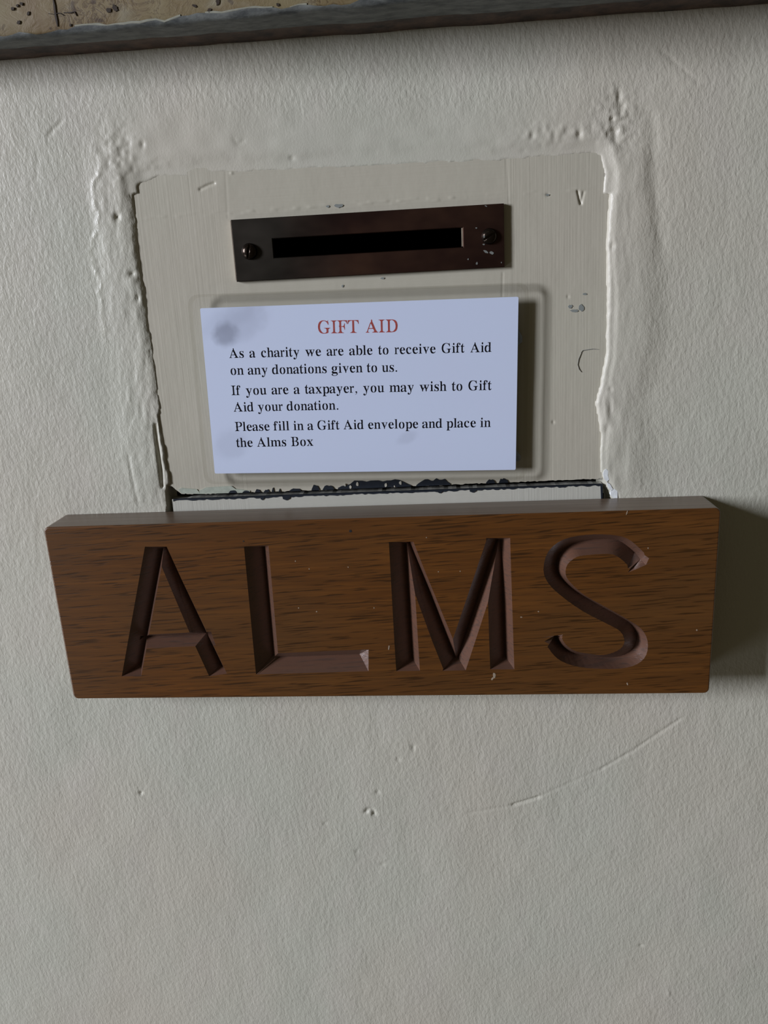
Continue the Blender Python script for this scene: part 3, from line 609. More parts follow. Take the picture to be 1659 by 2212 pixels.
GLYPHS = 'I7 0,7 25,28 29,46 33,61 39,72 47,82 57,87 71,121 88,118 109,118 155,118 200,118 245,118 291,118 336,118 381,118 426,118 472,118 517,118 562,120 583,88 600,82 612,75 621,65 628,50 633,30 636,7 638,7 662,52 662,97 662,143 662,188 662,234 662,279 662,324 662,324 638,302 636,283 633,268 628,258 621,250 612,244 600,211 583,213 562,213 517,213 472,213 427,213 382,213 337,213 292,213 247,213 202,213 157,213 112,222 64,271 38,326 25,326 0,281 0,235 0,189 0,144 0,98 0,52 0;A32 0,32 26,46 27,58 31,69 36,79 44,89 55,114 69,107 87,116 108,133 149,149 190,165 230,182 271,198 312,214 352,231 393,247 434,263 474,280 515,325 556,321 596,329 637,345 678,371 677,389 634,395 592,395 550,422 507,439 465,457 422,475 380,492 338,510 295,525 253,545 211,562 168,576 126,614 101,596 81,624 63,643 50,652 40,663 32,675 28,690 26,690 0,645 0,601 0,556 0,512 0,467 0,423 0,378 0,378 26,413 29,437 36,452 49,488 66,466 118,434 192,358 192,304 192,250 192,195 192,177 147,159 103,155 85,154 70,155 51,171 37,194 29,225 26,221 26,231 0,181 0,132 0,82 0/210 233,257 233,303 233,350 233,397 233,400 279,381 326,361 372,342 418,302 464,284 418,265 372,247 326,229 279;B58 0,58 25,81 27,100 32,114 38,125 47,149 59,138 75,170 95,170 119,170 165,170 212,170 258,170 304,143 351,170 397,170 443,170 490,170 536,170 556,172 573,138 587,165 600,132 609,124 618,117 624,109 629,57 638,57 662,106 662,156 662,206 662,255 662,305 662,355 662,466 652,546 624,566 576,580 510,571 455,548 412,508 380,451 359,523 335,573 299,601 251,610 191,607 149,596 111,579 78,555 50,524 28,490 13,439 3,380 0,334 0,288 0,242 0,196 0,150 0,104 0/271 366,308 366,344 368,374 374,400 383,417 396,431 414,450 437,471 467,478 502,474 533,462 559,442 582,426 600,413 613,395 623,374 629,349 631,334 630,322 627,313 623,276 618,269 568,271 518,271 467,271 417/357 35,386 37,411 44,431 55,446 71,466 92,488 118,502 150,504 186,501 224,482 256,452 282,437 302,417 317,391 327,359 334,321 336,269 336,271 288,271 239,271 191,271 143,271 95,267 79,302 67,295 56,311 48,319 43,329 38,341 36;D55 0,55 25,77 27,94 31,108 36,117 43,132 53,130 67,163 86,162 108,162 157,162 205,162 254,162 302,162 350,162 399,162 447,162 495,162 544,162 570,129 592,131 608,115 620,103 627,88 633,70 636,48 638,48 662,98 662,148 662,198 662,248 662,298 662,348 662,431 657,503 641,560 614,602 576,633 529,654 472,669 406,674 331,655 186,605 83,511 21,358 0,308 0,257 0,207 0,156 0,106 0/349 35,394 40,432 54,465 77,490 109,525 151,550 202,563 263,568 333,549 463,489 556,432 611,350 630,333 629,320 626,309 622,302 616,275 607,294 595,260 579,262 559,263 514,263 468,263 423,263 377,263 332,263 286,263 241,263 195,263 150,263 104,261 86,294 70,272 58,302 49,309 43,319 39,333 36;F13 0,13 25,36 28,54 33,69 40,79 49,105 61,92 77,125 97,123 122,123 169,123 216,123 263,123 310,96 357,123 404,123 451,123 498,123 545,123 569,92 589,94 604,78 615,67 623,52 630,33 634,11 638,11 662,56 662,100 662,145 662,189 662,234 662,278 662,322 662,367 662,411 662,456 662,500 662,542 662,532 613,545 563,545 514,545 465,522 465,517 493,510 519,501 541,491 560,479 577,464 591,447 602,427 611,404 618,378 623,348 626,314 627,272 624,252 612,218 579,221 535,221 491,221 447,221 403,219 359,259 359,288 361,313 368,349 378,351 393,365 413,376 438,385 468,391 504,416 504,416 456,416 409,401 362,416 314,416 267,416 219,416 172,392 172,386 212,377 245,366 271,352 291,350 306,313 317,287 323,257 325,220 325,221 273,221 221,221 169,220 117,255 62,260 53,267 45,276 39,286 34,299 31,314 28,332 26,352 25,352 0,310 0,267 0,225 0,183 0,140 0,98 0,55 0;G351 -15,300 -12,252 -4,208 10,167 28,134 52,108 80,86 113,69 149,54 190,44 234,36 282,34 333,36 382,43 428,55 472,69 512,85 548,107 580,133 609,164 633,203 652,244 666,288 674,335 677,374 674,414 668,455 656,498 641,524 634,551 644,570 677,597 677,564 631,591 585,597 539,597 493,597 447,571 447,560 476,547 503,533 528,517 551,511 571,480 590,460 606,439 620,418 630,396 638,373 643,350 644,272 625,217 566,160 468,140 331,144 259,161 196,189 143,223 98,250 63,282 38,319 24,361 19,387 20,408 24,425 30,438 40,447 51,465 66,484 83,484 103,484 186,486 207,454 224,448 238,439 248,427 255,410 260,388 263,361 265,361 288,408 288,455 288,502 288,548 288,595 288,642 288,688 288,688 265,667 263,649 260,635 255,625 248,614 238,613 225,583 208,585 186,585 138,584 90,585 42,545 17,481 0,416 -11;P11 0,11 25,34 27,53 31,68 38,79 46,100 57,92 73,125 93,123 117,123 165,123 214,123 262,96 310,123 358,123 406,123 454,123 503,123 551,125 572,92 590,95 605,78 616,67 624,53 631,34 635,12 638,12 662,59 662,107 662,154 662,201 662,249 662,296 662,353 661,402 656,436 649,460 640,479 628,496 613,510 597,523 578,532 557,539 534,543 509,545 482,542 443,533 408,518 376,496 349,468 327,437 311,392 302,337 299,251 299,223 253,223 208,223 163,223 117,222 93,255 73,247 57,268 46,279 38,294 31,313 27,337 25,337 0,290 0,244 0,197 0,151 0,104 0,58 0/223 334,279 334,312 336,340 342,362 353,380 367,399 387,423 412,438 442,441 478,439 514,427 545,406 570,384 591,370 607,351 618,328 625,300 627,261 616,219 579,223 530,223 481,223 432,223 383;T133 0,133 25,157 27,178 30,194 36,206 45,223 57,221 73,255 93,254 117,254 164,254 210,254 257,254 304,254 350,254 397,254 443,254 490,254 537,254 583,253 630,216 630,180 627,147 619,119 605,93 586,74 562,58 533,48 500,41 462,15 462,15 512,15 562,23 612,18 662,60 662,104 662,149 662,194 662,238 662,283 662,328 662,373 662,417 662,462 662,507 662,551 662,593 662,587 612,596 561,596 511,596 461,572 461,554 535,518 588,463 619,390 630,350 630,355 583,355 537,355 490,355 443,355 397,355 350,355 304,355 257,355 210,355 164,354 117,353 92,387 72,384 55,401 44,413 36,429 30,450 27,476 25,476 0,427 0,378 0,329 0,280 0,231 0,182 0;a327 -15,294 -11,291 2,273 22,248 51,213 23,176 3,137 -9,95 -13,71 -11,50 -5,31 4,37 17,23 32,15 50,10 70,9 92,13 123,27 150,21 176,49 198,85 218,130 238,183 257,272 276,261 351,256 370,245 386,236 400,228 411,218 419,205 425,190 428,171 430,144 428,124 422,112 412,108 398,111 373,124 336,119 323,115 312,110 302,103 293,96 286,87 281,78 278,69 277,60 278,53 282,43 287,32 295,25 305,20 316,18 329,18 344,21 360,25 376,32 391,42 405,53 417,67 429,81 439,94 447,116 454,140 459,165 462,192 463,240 460,276 453,302 441,326 425,344 403,356 376,363 343,364 306,382 252,364 198,364 145,361 91,372 58,399 50,422 61,435 40,410 16,384 -1,356 -11/176 49,209 60,275 92,263 143,263 195,263 246,194 228,158 201,136 166,111 122,110 90,132 67,155 53;b68 -17,68 28,88 73,87 117,87 162,87 207,87 252,87 296,87 341,96 386,87 430,87 475,87 520,87 564,87 585,86 602,87 615,59 623,53 629,44 633,32 636,17 639,17 662,65 662,112 662,159 662,183 662,186 611,188 559,188 508,188 457,207 405,232 430,261 448,292 459,327 463,352 461,376 456,395 447,414 434,430 419,443 401,455 380,465 356,473 331,478 303,481 273,483 241,482 205,478 171,472 139,463 109,451 82,437 58,421 37,398 19,372 4,345 -6,316 -13,285 -15,252 -11,220 -1,189 17,158 41,120 12,83 -17/271 21,295 24,315 33,331 49,342 71,354 101,369 138,378 182,382 232,380 274,373 310,362 340,346 365,330 383,314 397,295 405,273 407,262 406,251 403,241 399,231 392,222 384,187 374,186 364,188 352,188 301,188 251,188 200,188 150,188 100,188 65,223 40,243 25;c218 -15,191 -13,167 -7,145 2,124 16,106 32,89 52,75 74,63 99,53 126,45 155,41 185,38 218,39 252,42 285,48 316,58 344,70 370,85 394,106 414,131 432,157 446,185 456,215 462,246 464,279 462,307 456,329 447,348 434,365 417,377 399,385 379,387 356,385 343,381 332,375 322,379 313,353 306,349 301,344 298,337 297,316 301,301 314,289 335,285 364,285 380,281 394,276 411,268 422,256 429,238 432,201 422,175 392,160 342,141 272,139 222,145 179,160 142,181 111,207 87,233 69,259 59,288 56,314 59,339 68,363 83,386 104,406 88,366 43,322 11,273 -8;d172 -15,147 -13,124 -7,104 2,86 15,70 31,56 50,44 72,35 97,27 123,22 152,19 182,18 214,19 250,22 284,28 316,35 345,45 372,58 395,72 415,89 432,108 446,131 455,155 461,180 463,213 459,243 449,269 432,293 407,312 451,312 495,312 539,312 583,312 597,313 609,284 618,277 625,268 631,256 635,242 637,224 639,224 662,276 662,328 662,380 662,432 662,409 616,413 570,413 524,413 478,413 432,404 386,413 340,413 294,413 248,413 201,413 155,411 109,416 59,446 53,455 47,467 43,482 40,482 16,441 14,396 8,346 -1,317 -15,275 57,270 25,242 3,209 -10/218 41,229 42,240 46,251 52,262 60,272 70,298 82,288 95,313 110,312 159,312 207,312 255,312 303,312 352,314 363,313 374,278 383,268 392,258 399,246 404,234 407,221 408,200 405,183 397,169 383,155 363,140 337,128 305,122 267,119 223,121 180,126 142,137 111,152 85,167 66,181 52,198 44;e223 -15,197 -13,172 -7,150 2,131 15,113 32,97 51,83 74,71 100,62 128,56 159,51 193,49 228,30 262,35 293,43 322,67 350,77 375,90 397,105 416,126 433,150 446,175 455,201 461,228 463,268 459,304 449,335 432,362 407,383 377,394 341,400 299,411 252,406 241,363 241,315 241,266 241,218 241,150 241,159 163,191 106,238 73,290 62,318 65,344 77,369 97,393 125,414 105,375 53,331 15,280 -7/169 279,231 279,293 279,298 312,292 341,290 366,286 386,281 403,273 415,263 424,250 430,234 432,206 423,185 398,170 355,154 296;f7 0,7 23,39 32,52 51,73 106,73 156,73 205,73 254,73 304,73 353,56 402,8 402,8 451,78 451,73 514,75 550,81 582,93 610,109 633,128 652,150 665,179 673,215 676,241 674,260 669,278 660,294 648,307 633,317 617,324 600,326 581,326 566,323 553,318 542,311 533,302 526,289 521,286 518,280 517,272 517,264 520,257 524,250 531,244 538,239 547,236 557,232 568,242 611,245 620,245 629,244 636,240 641,232 643,222 644,210 643,200 640,193 633,188 625,168 567,163 509,180 451,253 451,253 402,180 402,163 358,163 314,163 270,163 227,163 183,163 139,163 95,162 75,184 58,188 46,193 37,202 31,214 27,229 24,248 23,248 0,208 0,167 0,127 0,87 0,47 0;g221 -204,177 -202,138 -197,105 -189,79 -177,57 -162,42 -145,33 -128,30 -108,35 -86,71 -67,89 -50,109 -37,90 -20,73 -1,73 20,43 44,45 61,50 78,59 93,71 107,87 121,106 134,130 147,158 160,113 186,83 219,64 260,58 309,59 331,64 352,71 371,80 389,92 405,105 420,120 433,137 443,160 452,184 458,210 462,238 463,266 462,294 458,321 451,348 442,409 442,470 442,470 390,399 390,400 368,409 345,415 321,417 296,415 275,412 255,405 237,397 220,386 204,374 190,360 178,345 168,329 160,307 154,284 151,259 149,237 150,215 151,203 150,192 148,182 143,173 137,165 130,160 122,157 113,156 103,147 89,163 79,187 73,214 71,264 71,300 70,332 68,360 64,383 59,403 51,420 42,432 31,440 19,442 4,442 -13,442 -32,468 -54,464 -87,452 -116,433 -142,405 -164,370 -182,328 -194,278 -202/238 181,254 183,267 188,278 198,286 212,296 230,307 251,314 277,315 307,311 337,301 362,323 384,286 401,278 415,267 424,254 430,238 432,222 430,209 424,198 415,189 401,183 384,170 362,162 337,159 307,162 277,171 251,183 230,189 212,198 198,209 188,222 183/243 -169,308 -164,355 -151,383 -128,392 -96,391 -84,387 -74,382 -66,375 -60,362 -56,346 -52,328 -50,307 -50,255 -50,202 -50,144 -50,126 -62,124 -75,118 -90,116 -105,118 -118,124 -129,133 -140,147 -150,164 -158,186 -164,212 -168;h10 0,10 23,22 25,33 27,41 31,47 37,54 45,85 54,79 67,76 81,76 126,76 172,76 217,76 262,76 308,80 353,76 399,76 444,76 489,76 535,76 580,60 624,42 630,34 635,24 638,11 640,11 662,56 662,101 662,145 662,169 662,168 616,172 571,172 525,172 479,172 433,190 388,218 421,250 444,284 458,323 463,364 453,400 424,420 375,426 308,426 262,426 217,426 172,426 126,425 81,444 38,459 32,467 27,478 25,490 23,490 0,445 0,400 0,356 0,311 0,266 0,266 23,272 23,290 27,302 38,339 56,330 81,330 128,330 175,330 222,330 269,329 315,328 334,326 350,320 364,312 375,298 383,290 390,280 393,267 394,246 391,226 381,207 365,171 342,172 290,172 237,172 185,172 133,172 81,187 38,205 32,213 27,223 25,235 23,235 0,190 0,145 0,100 0,55 0;i141 526,131 528,122 532,113 538,106 547,100 558,95 571,92 585,91 600,92 615,95 628,99 641,106 652,114 662,122 668,131 672,141 674,152 672,161 668,169 662,177 652,183 641,188 628,191 615,192 600,191 585,188 571,183 558,177 547,169 538,161 532,152 528/21 0,21 23,35 25,46 28,55 32,61 37,68 44,100 54,93 66,91 81,90 129,90 176,90 224,90 271,90 319,91 366,85 414,57 419,49 423,38 426,24 427,25 451,72 451,118 451,164 451,188 451,188 405,191 359,191 312,191 266,191 220,191 174,191 127,191 81,204 38,225 32,233 28,244 25,257 23,257 0,210 0,163 0,115 0,68 0;l21 0,21 23,35 25,46 28,55 32,61 37,68 44,100 54,93 66,91 81,90 126,90 171,90 217,90 262,90 307,90 352,90 397,90 442,90 488,90 533,91 578,88 624,58 630,50 634,38 637,24 639,24 662,71 662,118 662,164 662,211 662,188 617,191 573,191 528,191 483,191 439,191 394,191 349,191 304,191 260,191 215,191 170,191 126,191 81,204 38,225 32,233 28,244 25,257 23,257 0,210 0,163 0,115 0,68 0;m13 0,13 23,26 25,37 27,45 31,52 37,59 45,91 54,83 67,80 81,80 129,80 177,80 225,80 272,80 320,95 368,66 413,47 419,38 423,27 426,14 428,14 451,60 451,106 451,153 451,172 451,199 385,228 419,260 443,294 458,331 463,376 458,396 442,421 416,452 380,482 416,516 442,553 458,594 463,636 453,673 424,694 375,701 308,701 262,701 217,701 172,701 126,699 81,715 38,734 32,742 27,752 25,765 23,765 0,719 0,673 0,627 0,581 0,535 0,535 23,548 25,558 28,566 32,583 38,602 81,600 128,600 175,600 222,600 269,599 315,598 334,596 350,590 364,582 375,567 383,559 390,548 393,535 394,514 391,494 382,475 366,430 345,441 301,441 257,441 213,441 169,441 125,439 81,453 38,473 32,481 28,491 25,504 23,504 0,458 0,413 0,367 0,322 0,276 0,276 23,289 25,299 28,307 32,325 38,342 81,340 128,340 175,340 222,340 269,340 315,340 334,353 350,333 363,324 374,309 383,300 389,290 393,276 394,254 391,234 381,205 365,180 342,181 290,181 237,181 185,181 133,181 81,191 39,213 33,221 28,231 25,244 23,244 0,198 0,151 0,105 0,59 0;n10 0,10 23,22 25,33 27,41 31,47 37,54 45,85 54,79 67,76 81,76 129,76 177,76 225,76 272,76 320,89 368,61 413,42 419,34 423,24 426,11 428,11 451,56 451,101 451,145 451,165 451,190 389,218 421,249 444,284 458,323 463,364 453,400 424,420 375,426 308,426 262,426 217,426 172,426 126,425 81,444 38,459 32,467 27,478 25,490 23,490 0,445 0,400 0,356 0,311 0,266 0,266 23,272 23,290 27,302 38,339 56,330 81,330 128,330 175,330 222,330 269,329 315,328 334,326 350,320 364,312 375,298 383,290 390,280 393,267 394,246 391,226 381,199 365,170 342,172 290,172 237,172 185,172 133,172 81,187 38,205 32,213 27,223 25,235 23,235 0,190 0,145 0,100 0,55 0;o251 -15,219 -13,190 -7,163 3,137 17,114 34,98 54,85 76,74 102,65 130,59 160,55 191,54 224,55 257,59 289,65 319,74 347,85 373,99 395,114 415,137 432,163 446,190 455,219 461,250 463,281 461,310 455,337 446,362 433,385 416,401 396,414 374,426 349,435 321,441 290,445 258,446 224,445 189,441 157,435 127,426 100,415 74,401 52,385 32,363 16,337 2,310 -7,282 -13/251 17,270 19,286 27,299 39,309 57,331 118,342 165,345 224,341 283,331 331,315 367,307 393,297 411,284 424,269 432,251 434,231 432,215 424,202 411,192 393,185 367,169 330,159 283,155 225,158 166,170 119,192 57,202 39,216 27,232 19;p19 -202,19 -180,52 -170,66 -146,89 -93,88 -48,88 -4,88 41,92 86,88 130,88 175,88 220,88 264,88 309,92 353,85 374,84 390,85 403,61 412,55 418,46 422,35 426,21 429,21 451,66 451,111 451,156 451,177 451,215 382,226 418,255 443,289 459,328 464,353 462,377 456,396 447,415 434,430 417,444 398,455 376,465 351,472 324,477 295,480 265,481 232,480 198,477 165,472 134,465 105,455 78,443 55,429 34,413 17,394 3,373 -7,349 -13,323 -15,289 -11,259 1,232 20,213 47,189 -19,189 -84,183 -144,236 -171,280 -179,280 -202,228 -202,176 -202,123 -202,71 -202/277 41,298 44,316 52,330 66,345 86,360 112,371 144,378 181,380 225,379 266,373 303,364 334,350 360,334 380,320 393,303 401,282 404,261 400,241 389,224 369,188 342,189 293,189 245,189 196,189 148,188 100,193 74,237 56,255 45;r7 0,7 23,18 25,27 28,34 32,39 37,45 44,45 54,65 66,63 81,63 129,63 176,63 224,63 271,65 319,61 366,61 383,61 397,53 407,40 414,35 419,29 423,20 426,9 427,10 451,47 451,84 451,121 451,138 451,157 366,168 388,180 408,201 424,216 438,228 449,240 457,250 461,261 463,274 462,286 458,295 451,303 442,309 431,310 418,326 403,301 387,300 373,299 361,297 350,297 341,295 333,292 328,286 324,281 323,255 335,235 363,208 378,200 376,192 371,184 363,177 351,146 336,146 320,146 301,145 279,145 230,145 180,145 131,145 81,143 66,139 53,168 44,173 37,180 32,190 28,203 25,219 23,219 0,176 0,134 0,91 0,49 0;s204 -15,184 -13,161 -9,137 -2,110 9,91 13,73 11,71 6,64 -2,59 -13,36 -13,36 43,36 98,36 153,61 153,70 124,81 98,94 76,110 57,128 41,147 30,167 24,188 21,205 23,220 26,233 31,244 39,253 48,259 59,262 71,264 85,260 105,259 122,243 138,218 152,147 188,124 202,105 216,89 230,76 246,66 263,60 281,58 300,60 320,55 350,57 377,61 401,79 423,101 441,127 454,156 461,189 464,226 459,273 447,284 445,294 443,304 445,309 448,314 455,319 464,339 464,339 417,339 369,339 322,316 322,308 347,297 369,284 387,270 403,254 415,237 424,220 429,201 431,186 430,174 427,162 422,153 415,146 407,141 398,138 388,137 377,138 366,137 355,137 346,143 338,190 308,255 275,277 263,296 249,311 235,323 220,330 203,335 184,340 162,345 138,353 104,348 75,334 49,316 26,293 8,267 -4,237 -12;t142 -14,117 -12,96 -6,95 3,84 15,74 31,67 52,63 76,61 103,60 154,60 204,60 254,60 305,60 355,66 405,19 405,6 435,31 463,76 489,95 513,98 537,112 559,127 579,139 598,149 616,170 616,170 561,166 506,147 451,211 451,253 451,253 405,211 405,154 405,152 358,152 310,152 262,152 214,152 167,152 119,164 74,201 59,215 62,229 71,241 87,251 108,272 96,249 48,219 14,184 -7;u175 -15,145 -12,132 -5,115 8,98 25,87 47,80 74,77 105,75 141,75 185,75 228,75 272,75 316,76 360,73 411,43 418,34 423,23 426,10 428,10 451,55 451,100 451,145 451,167 451,167 402,171 353,171 304,171 255,171 206,171 157,172 107,174 95,179 85,187 75,199 67,209 60,217 56,227 53,238 52,258 54,277 63,295 76,333 96,327 140,327 184,327 228,327 272,327 316,327 360,326 377,326 392,315 403,299 412,292 419,283 423,270 426,255 428,255 451,301 451,348 451,394 451,440 451,418 407,422 364,422 320,422 276,422 233,422 189,422 145,422 102,411 86,422 74,421 64,450 57,457 51,465 47,476 45,490 43,490 19,450 16,407 10,360 0,331 -15,309 59,296 42,283 28,267 16,250 5,233 -4,214 -10,195 -13;v237 -15,220 27,212 69,215 110,183 152,167 194,151 235,135 277,118 319,116 360,63 409,56 416,48 422,38 425,26 427,26 451,75 451,123 451,172 451,220 451,269 451,269 428,257 428,240 426,228 421,220 413,192 401,203 390,220 347,237 305,253 262,269 220,299 178,317 225,336 272,354 320,373 367,381 395,377 410,367 420,350 426,326 428,326 451,375 451,424 451,474 451,474 429,461 425,450 420,441 413,434 405,408 353,392 313,376 272,360 231,344 190,297 149,285 108,288 67,279 26,263 -15;w223 -15,206 30,198 74,202 118,169 163,152 207,135 252,119 296,103 340,98 385,54 414,30 427,30 451,84 451,138 451,192 451,246 451,246 427,219 420,179 401,196 386,204 367,221 321,238 276,256 230,287 185,309 237,330 289,372 342,367 387,321 419,289 429,289 451,334 451,379 451,425 451,470 451,515 451,515 427,497 424,485 419,477 412,450 401,459 391,463 381,461 337,491 293,505 249,532 205,550 247,567 289,584 330,601 372,608 400,597 420,563 429,563 451,628 451,692 451,692 429,663 414,644 375,626 332,609 288,592 245,574 202,527 159,520 115,522 72,505 29,487 -15,465 -15,451 28,438 71,442 114,441 157,411 200,398 243,369 286,352 243,335 200,317 157,272 114,275 71,266 28,248 -15;x22 0,22 21,44 30,65 42,85 60,105 82,135 121,164 159,220 198,176 244,147 290,120 337,87 383,64 401,50 414,36 423,21 427,21 451,69 451,117 451,165 451,212 451,260 451,260 428,242 426,229 423,222 416,201 407,220 378,245 338,282 299,311 336,340 373,356 405,345 422,307 428,307 451,360 451,414 451,467 451,467 431,447 423,426 411,405 393,384 369,344 318,271 268,319 225,346 182,372 139,384 96,439 53,456 31,479 22,479 0,431 0,384 0,336 0,288 0,241 0,241 23,274 28,309 44,279 86,253 126,215 166,186 127,157 89,138 50,141 37,149 29,162 23,181 21,186 21,186 0,131 0,77 0;y112 -204,97 -203,84 -198,72 -191,60 -182,50 -169,41 -155,36 -140,34 -122,37 -110,61 -98,63 -87,67 -77,70 -69,73 -62,78 -59,88 -58,96 -58,104 -61,111 -66,118 -72,125 -79,130 -88,134 -99,136 -110,136 -118,141 -127,161 -144,169 -141,179 -134,190 -123,202 -107,224 -64,240 -7,223 34,221 76,219 117,186 158,169 199,153 241,137 282,120 323,118 364,71 400,58 418,31 427,29 427,29 451,77 451,126 451,174 451,223 451,271 451,271 427,233 421,191 399,207 388,214 373,233 323,253 273,273 223,305 173,322 217,338 262,354 306,371 351,379 378,381 398,369 421,331 427,331 451,377 451,424 451,471 451,471 427,461 426,453 422,445 416,438 408,413 352,397 309,381 266,365 223,350 180,303 137,295 94,299 51,287 8,271 -35,259 -67,247 -95,235 -119,224 -139,212 -156,200 -170,187 -181,163 -190,153 -196,141 -201,127 -203;.181 45,170 77,142 98,107 98,79 77,69 45,79 12,107 -8,142 -8,170 12;,75 50,85 85,115 103,155 98,185 65,188 15,165 -50,120 -105,60 -141,56 -125,100 -95,130 -55,138 -15,125 -8,95 5'
ADV = {'A': 722, 's': 389, 'a': 444, 'c': 444, 'h': 500, 'r': 333, 'i': 278, 't': 278, 'y': 500, 'w': 722, 'e': 444, 'b': 500, 'l': 278, 'o': 500, 'G': 722, 'f': 333, 'd': 500, 'n': 500, 'g': 500, 'v': 500, 'u': 500, 'I': 333, 'p': 500, 'x': 500, 'm': 778, 'P': 556, 'B': 667, 'F': 556, 'T': 611, 'D': 722}
GL = {}
for rec in GLYPHS.split(';'):
    ch_, body = rec[0], rec[1:]
    GL[ch_] = [[tuple(int(v) for v in q.split(' ')) for q in lp.split(',')] for lp in body.split('/')]
ADV.update({'.': 250, ',': 250})
def word_w(w): return sum(ADV[c] for c in w)/1000
def print_line(text, p0, p1, cap_px, mat, label=None, embolden=0.0):
    """one printed line set between two baseline points, spaces stretched to fill"""
    A, B = at(*p0, cd + 0.00002), at(*p1, cd + 0.00002)
    width = (B - A).length; ex = (B - A).normalized(); ez = Vector((0, -1, 0)).cross(ex); ez = -ez if ez.z < 0 else ez
    m_ = at(p0[0], p0[1] - cap_px, cd)
    size = abs((m_ - at(*p0, cd)).dot(ez))/0.662*0.965
    words = text.split(' ')
    nat = sum(word_w(w) for w in words)*size
    gap = (width - nat)/max(1, len(words) - 1)
    if len(words) == 1 or gap < 0.18*size:
        k = width/(nat + 0.25*size*(len(words)-1)); 
        size *= k; gap = 0.25*size
    cu = bpy.data.curves.new('printed_line', 'CURVE'); cu.dimensions = '2D'; cu.fill_mode = 'BOTH'
    x = 0.0
    for w in words:
        for c in w:
            for lp in GL[c]:
                sp = cu.splines.new('POLY'); sp.points.add(len(lp) - 1)
                for k, (gx, gy) in enumerate(lp):
                    sp.points[k].co = ((x + gx*size/1000)*1000, gy*size, 0, 1)
                sp.use_cyclic_u = True
            x += ADV[c]*size/1000
        x += gap
    cu.offset = embolden
    tmp = bpy.data.objects.new('tmp', cu); COL.objects.link(tmp); bpy.context.view_layer.update()
    me = bpy.data.meshes.new_from_object(tmp.evaluated_get(bpy.context.evaluated_depsgraph_get()))
    bpy.data.objects.remove(tmp); bpy.data.curves.remove(cu)
    me.name = 'printed_line'
    for v in me.vertices:
        p = A + ex*(v.co.x/1000) + ez*(v.co.y/1000)
        v.co = (p.x, -(cd + 0.00002), p.z)
    me.materials.clear()
    o = link('printed_line', me, mat, card)
    if label: o['label'] = label
    return o
print_line('GIFT AID', (686, 720.5), (861, 717.5), 28.6, M_RED, 'red heading reading GIFT AID')
LINES = (('As a charity we are able to receive Gift Aid', (494.5, 773.5), (1062, 760.2)), ('on any donations given to us.', (497, 810), (860, 802.8)),
         ('If you are a taxpayer, you may wish to Gift', (500, 853.7), (1062, 842.4)), ('Aid your donation.', (504, 889.4), (733, 884.8)),
         ('Please fill in a Gift Aid envelope and place in', (507.5, 931.4), (1060.5, 922.3)), ('the Alms Box', (510.5, 965.8), (677.5, 963.0)))
for t_, a_, b_2 in LINES: print_line(t_, a_, b_2, 21.4, M_INK)

# ------------------------------------------------------------------ carved oak sign
def fd(x): return 0.0145
sign = thing('alms_sign', 'varnished oak board carved with the large letters ALMS, fixed over the little door', 'sign', at(830, 1300, 0.0))
corner = [(93, 1139), (1558, 1097), (1532, 1498), (159, 1510)]
P3 = [at(x, y, fd(x)) for x, y in corner]
tl3, tr3, br3, bl3 = P3
ex = (tr3 - tl3); ex.z = 0; ex.normalize()
nrm = Vector((ex.y, -ex.x, 0)); nrm = nrm if nrm.y < 0 else -nrm          # towards the room
def sp(x, y):
    """photo pixel -> point on the front face of the sign"""
    v = CR*((x-CX)/FPX) - CU*((y-CY)/FPX) + CF; o_ = Vector((0, -CAM_D, EYE))
    t = (tl3 - o_).dot(nrm)/v.dot(nrm); return o_ + v*t
P3 = [sp(x, y) for x, y in corner]
bm = bmesh.new()
fr = [bm.verts.new(p) for p in P3]; bk = [bm.verts.new((p.x, -0.0004, p.z)) for p in P3]
bm.faces.new(fr); bm.faces.new(bk[::-1])
for i in range(4): bm.faces.new((fr[i], bk[i], bk[(i+1) % 4], fr[(i+1) % 4]))
bmesh.ops.recalc_face_normals(bm, faces=bm.faces)
fe = [e for e in bm.edges if e.verts[0] in fr and e.verts[1] in fr]
ce = [e for e in bm.edges if (e.verts[0] in fr) != (e.verts[1] in fr)]
bmesh.ops.bevel(bm, geom=ce, offset=0.0016, segments=4, profile=0.5, affect='EDGES', clamp_overlap=True)
bm.normal_update()
ff = max(bm.faces, key=lambda f: f.calc_area() if f.normal.y < -0.5 else 0)
bmesh.ops.bevel(bm, geom=list(ff.edges), offset=0.0005, segments=3, profile=0.5, affect='EDGES', clamp_overlap=True)
board = obj('board', bm, M_WOOD, None)
board.data.materials.append(M_EDGE)
DEP = 0.0046
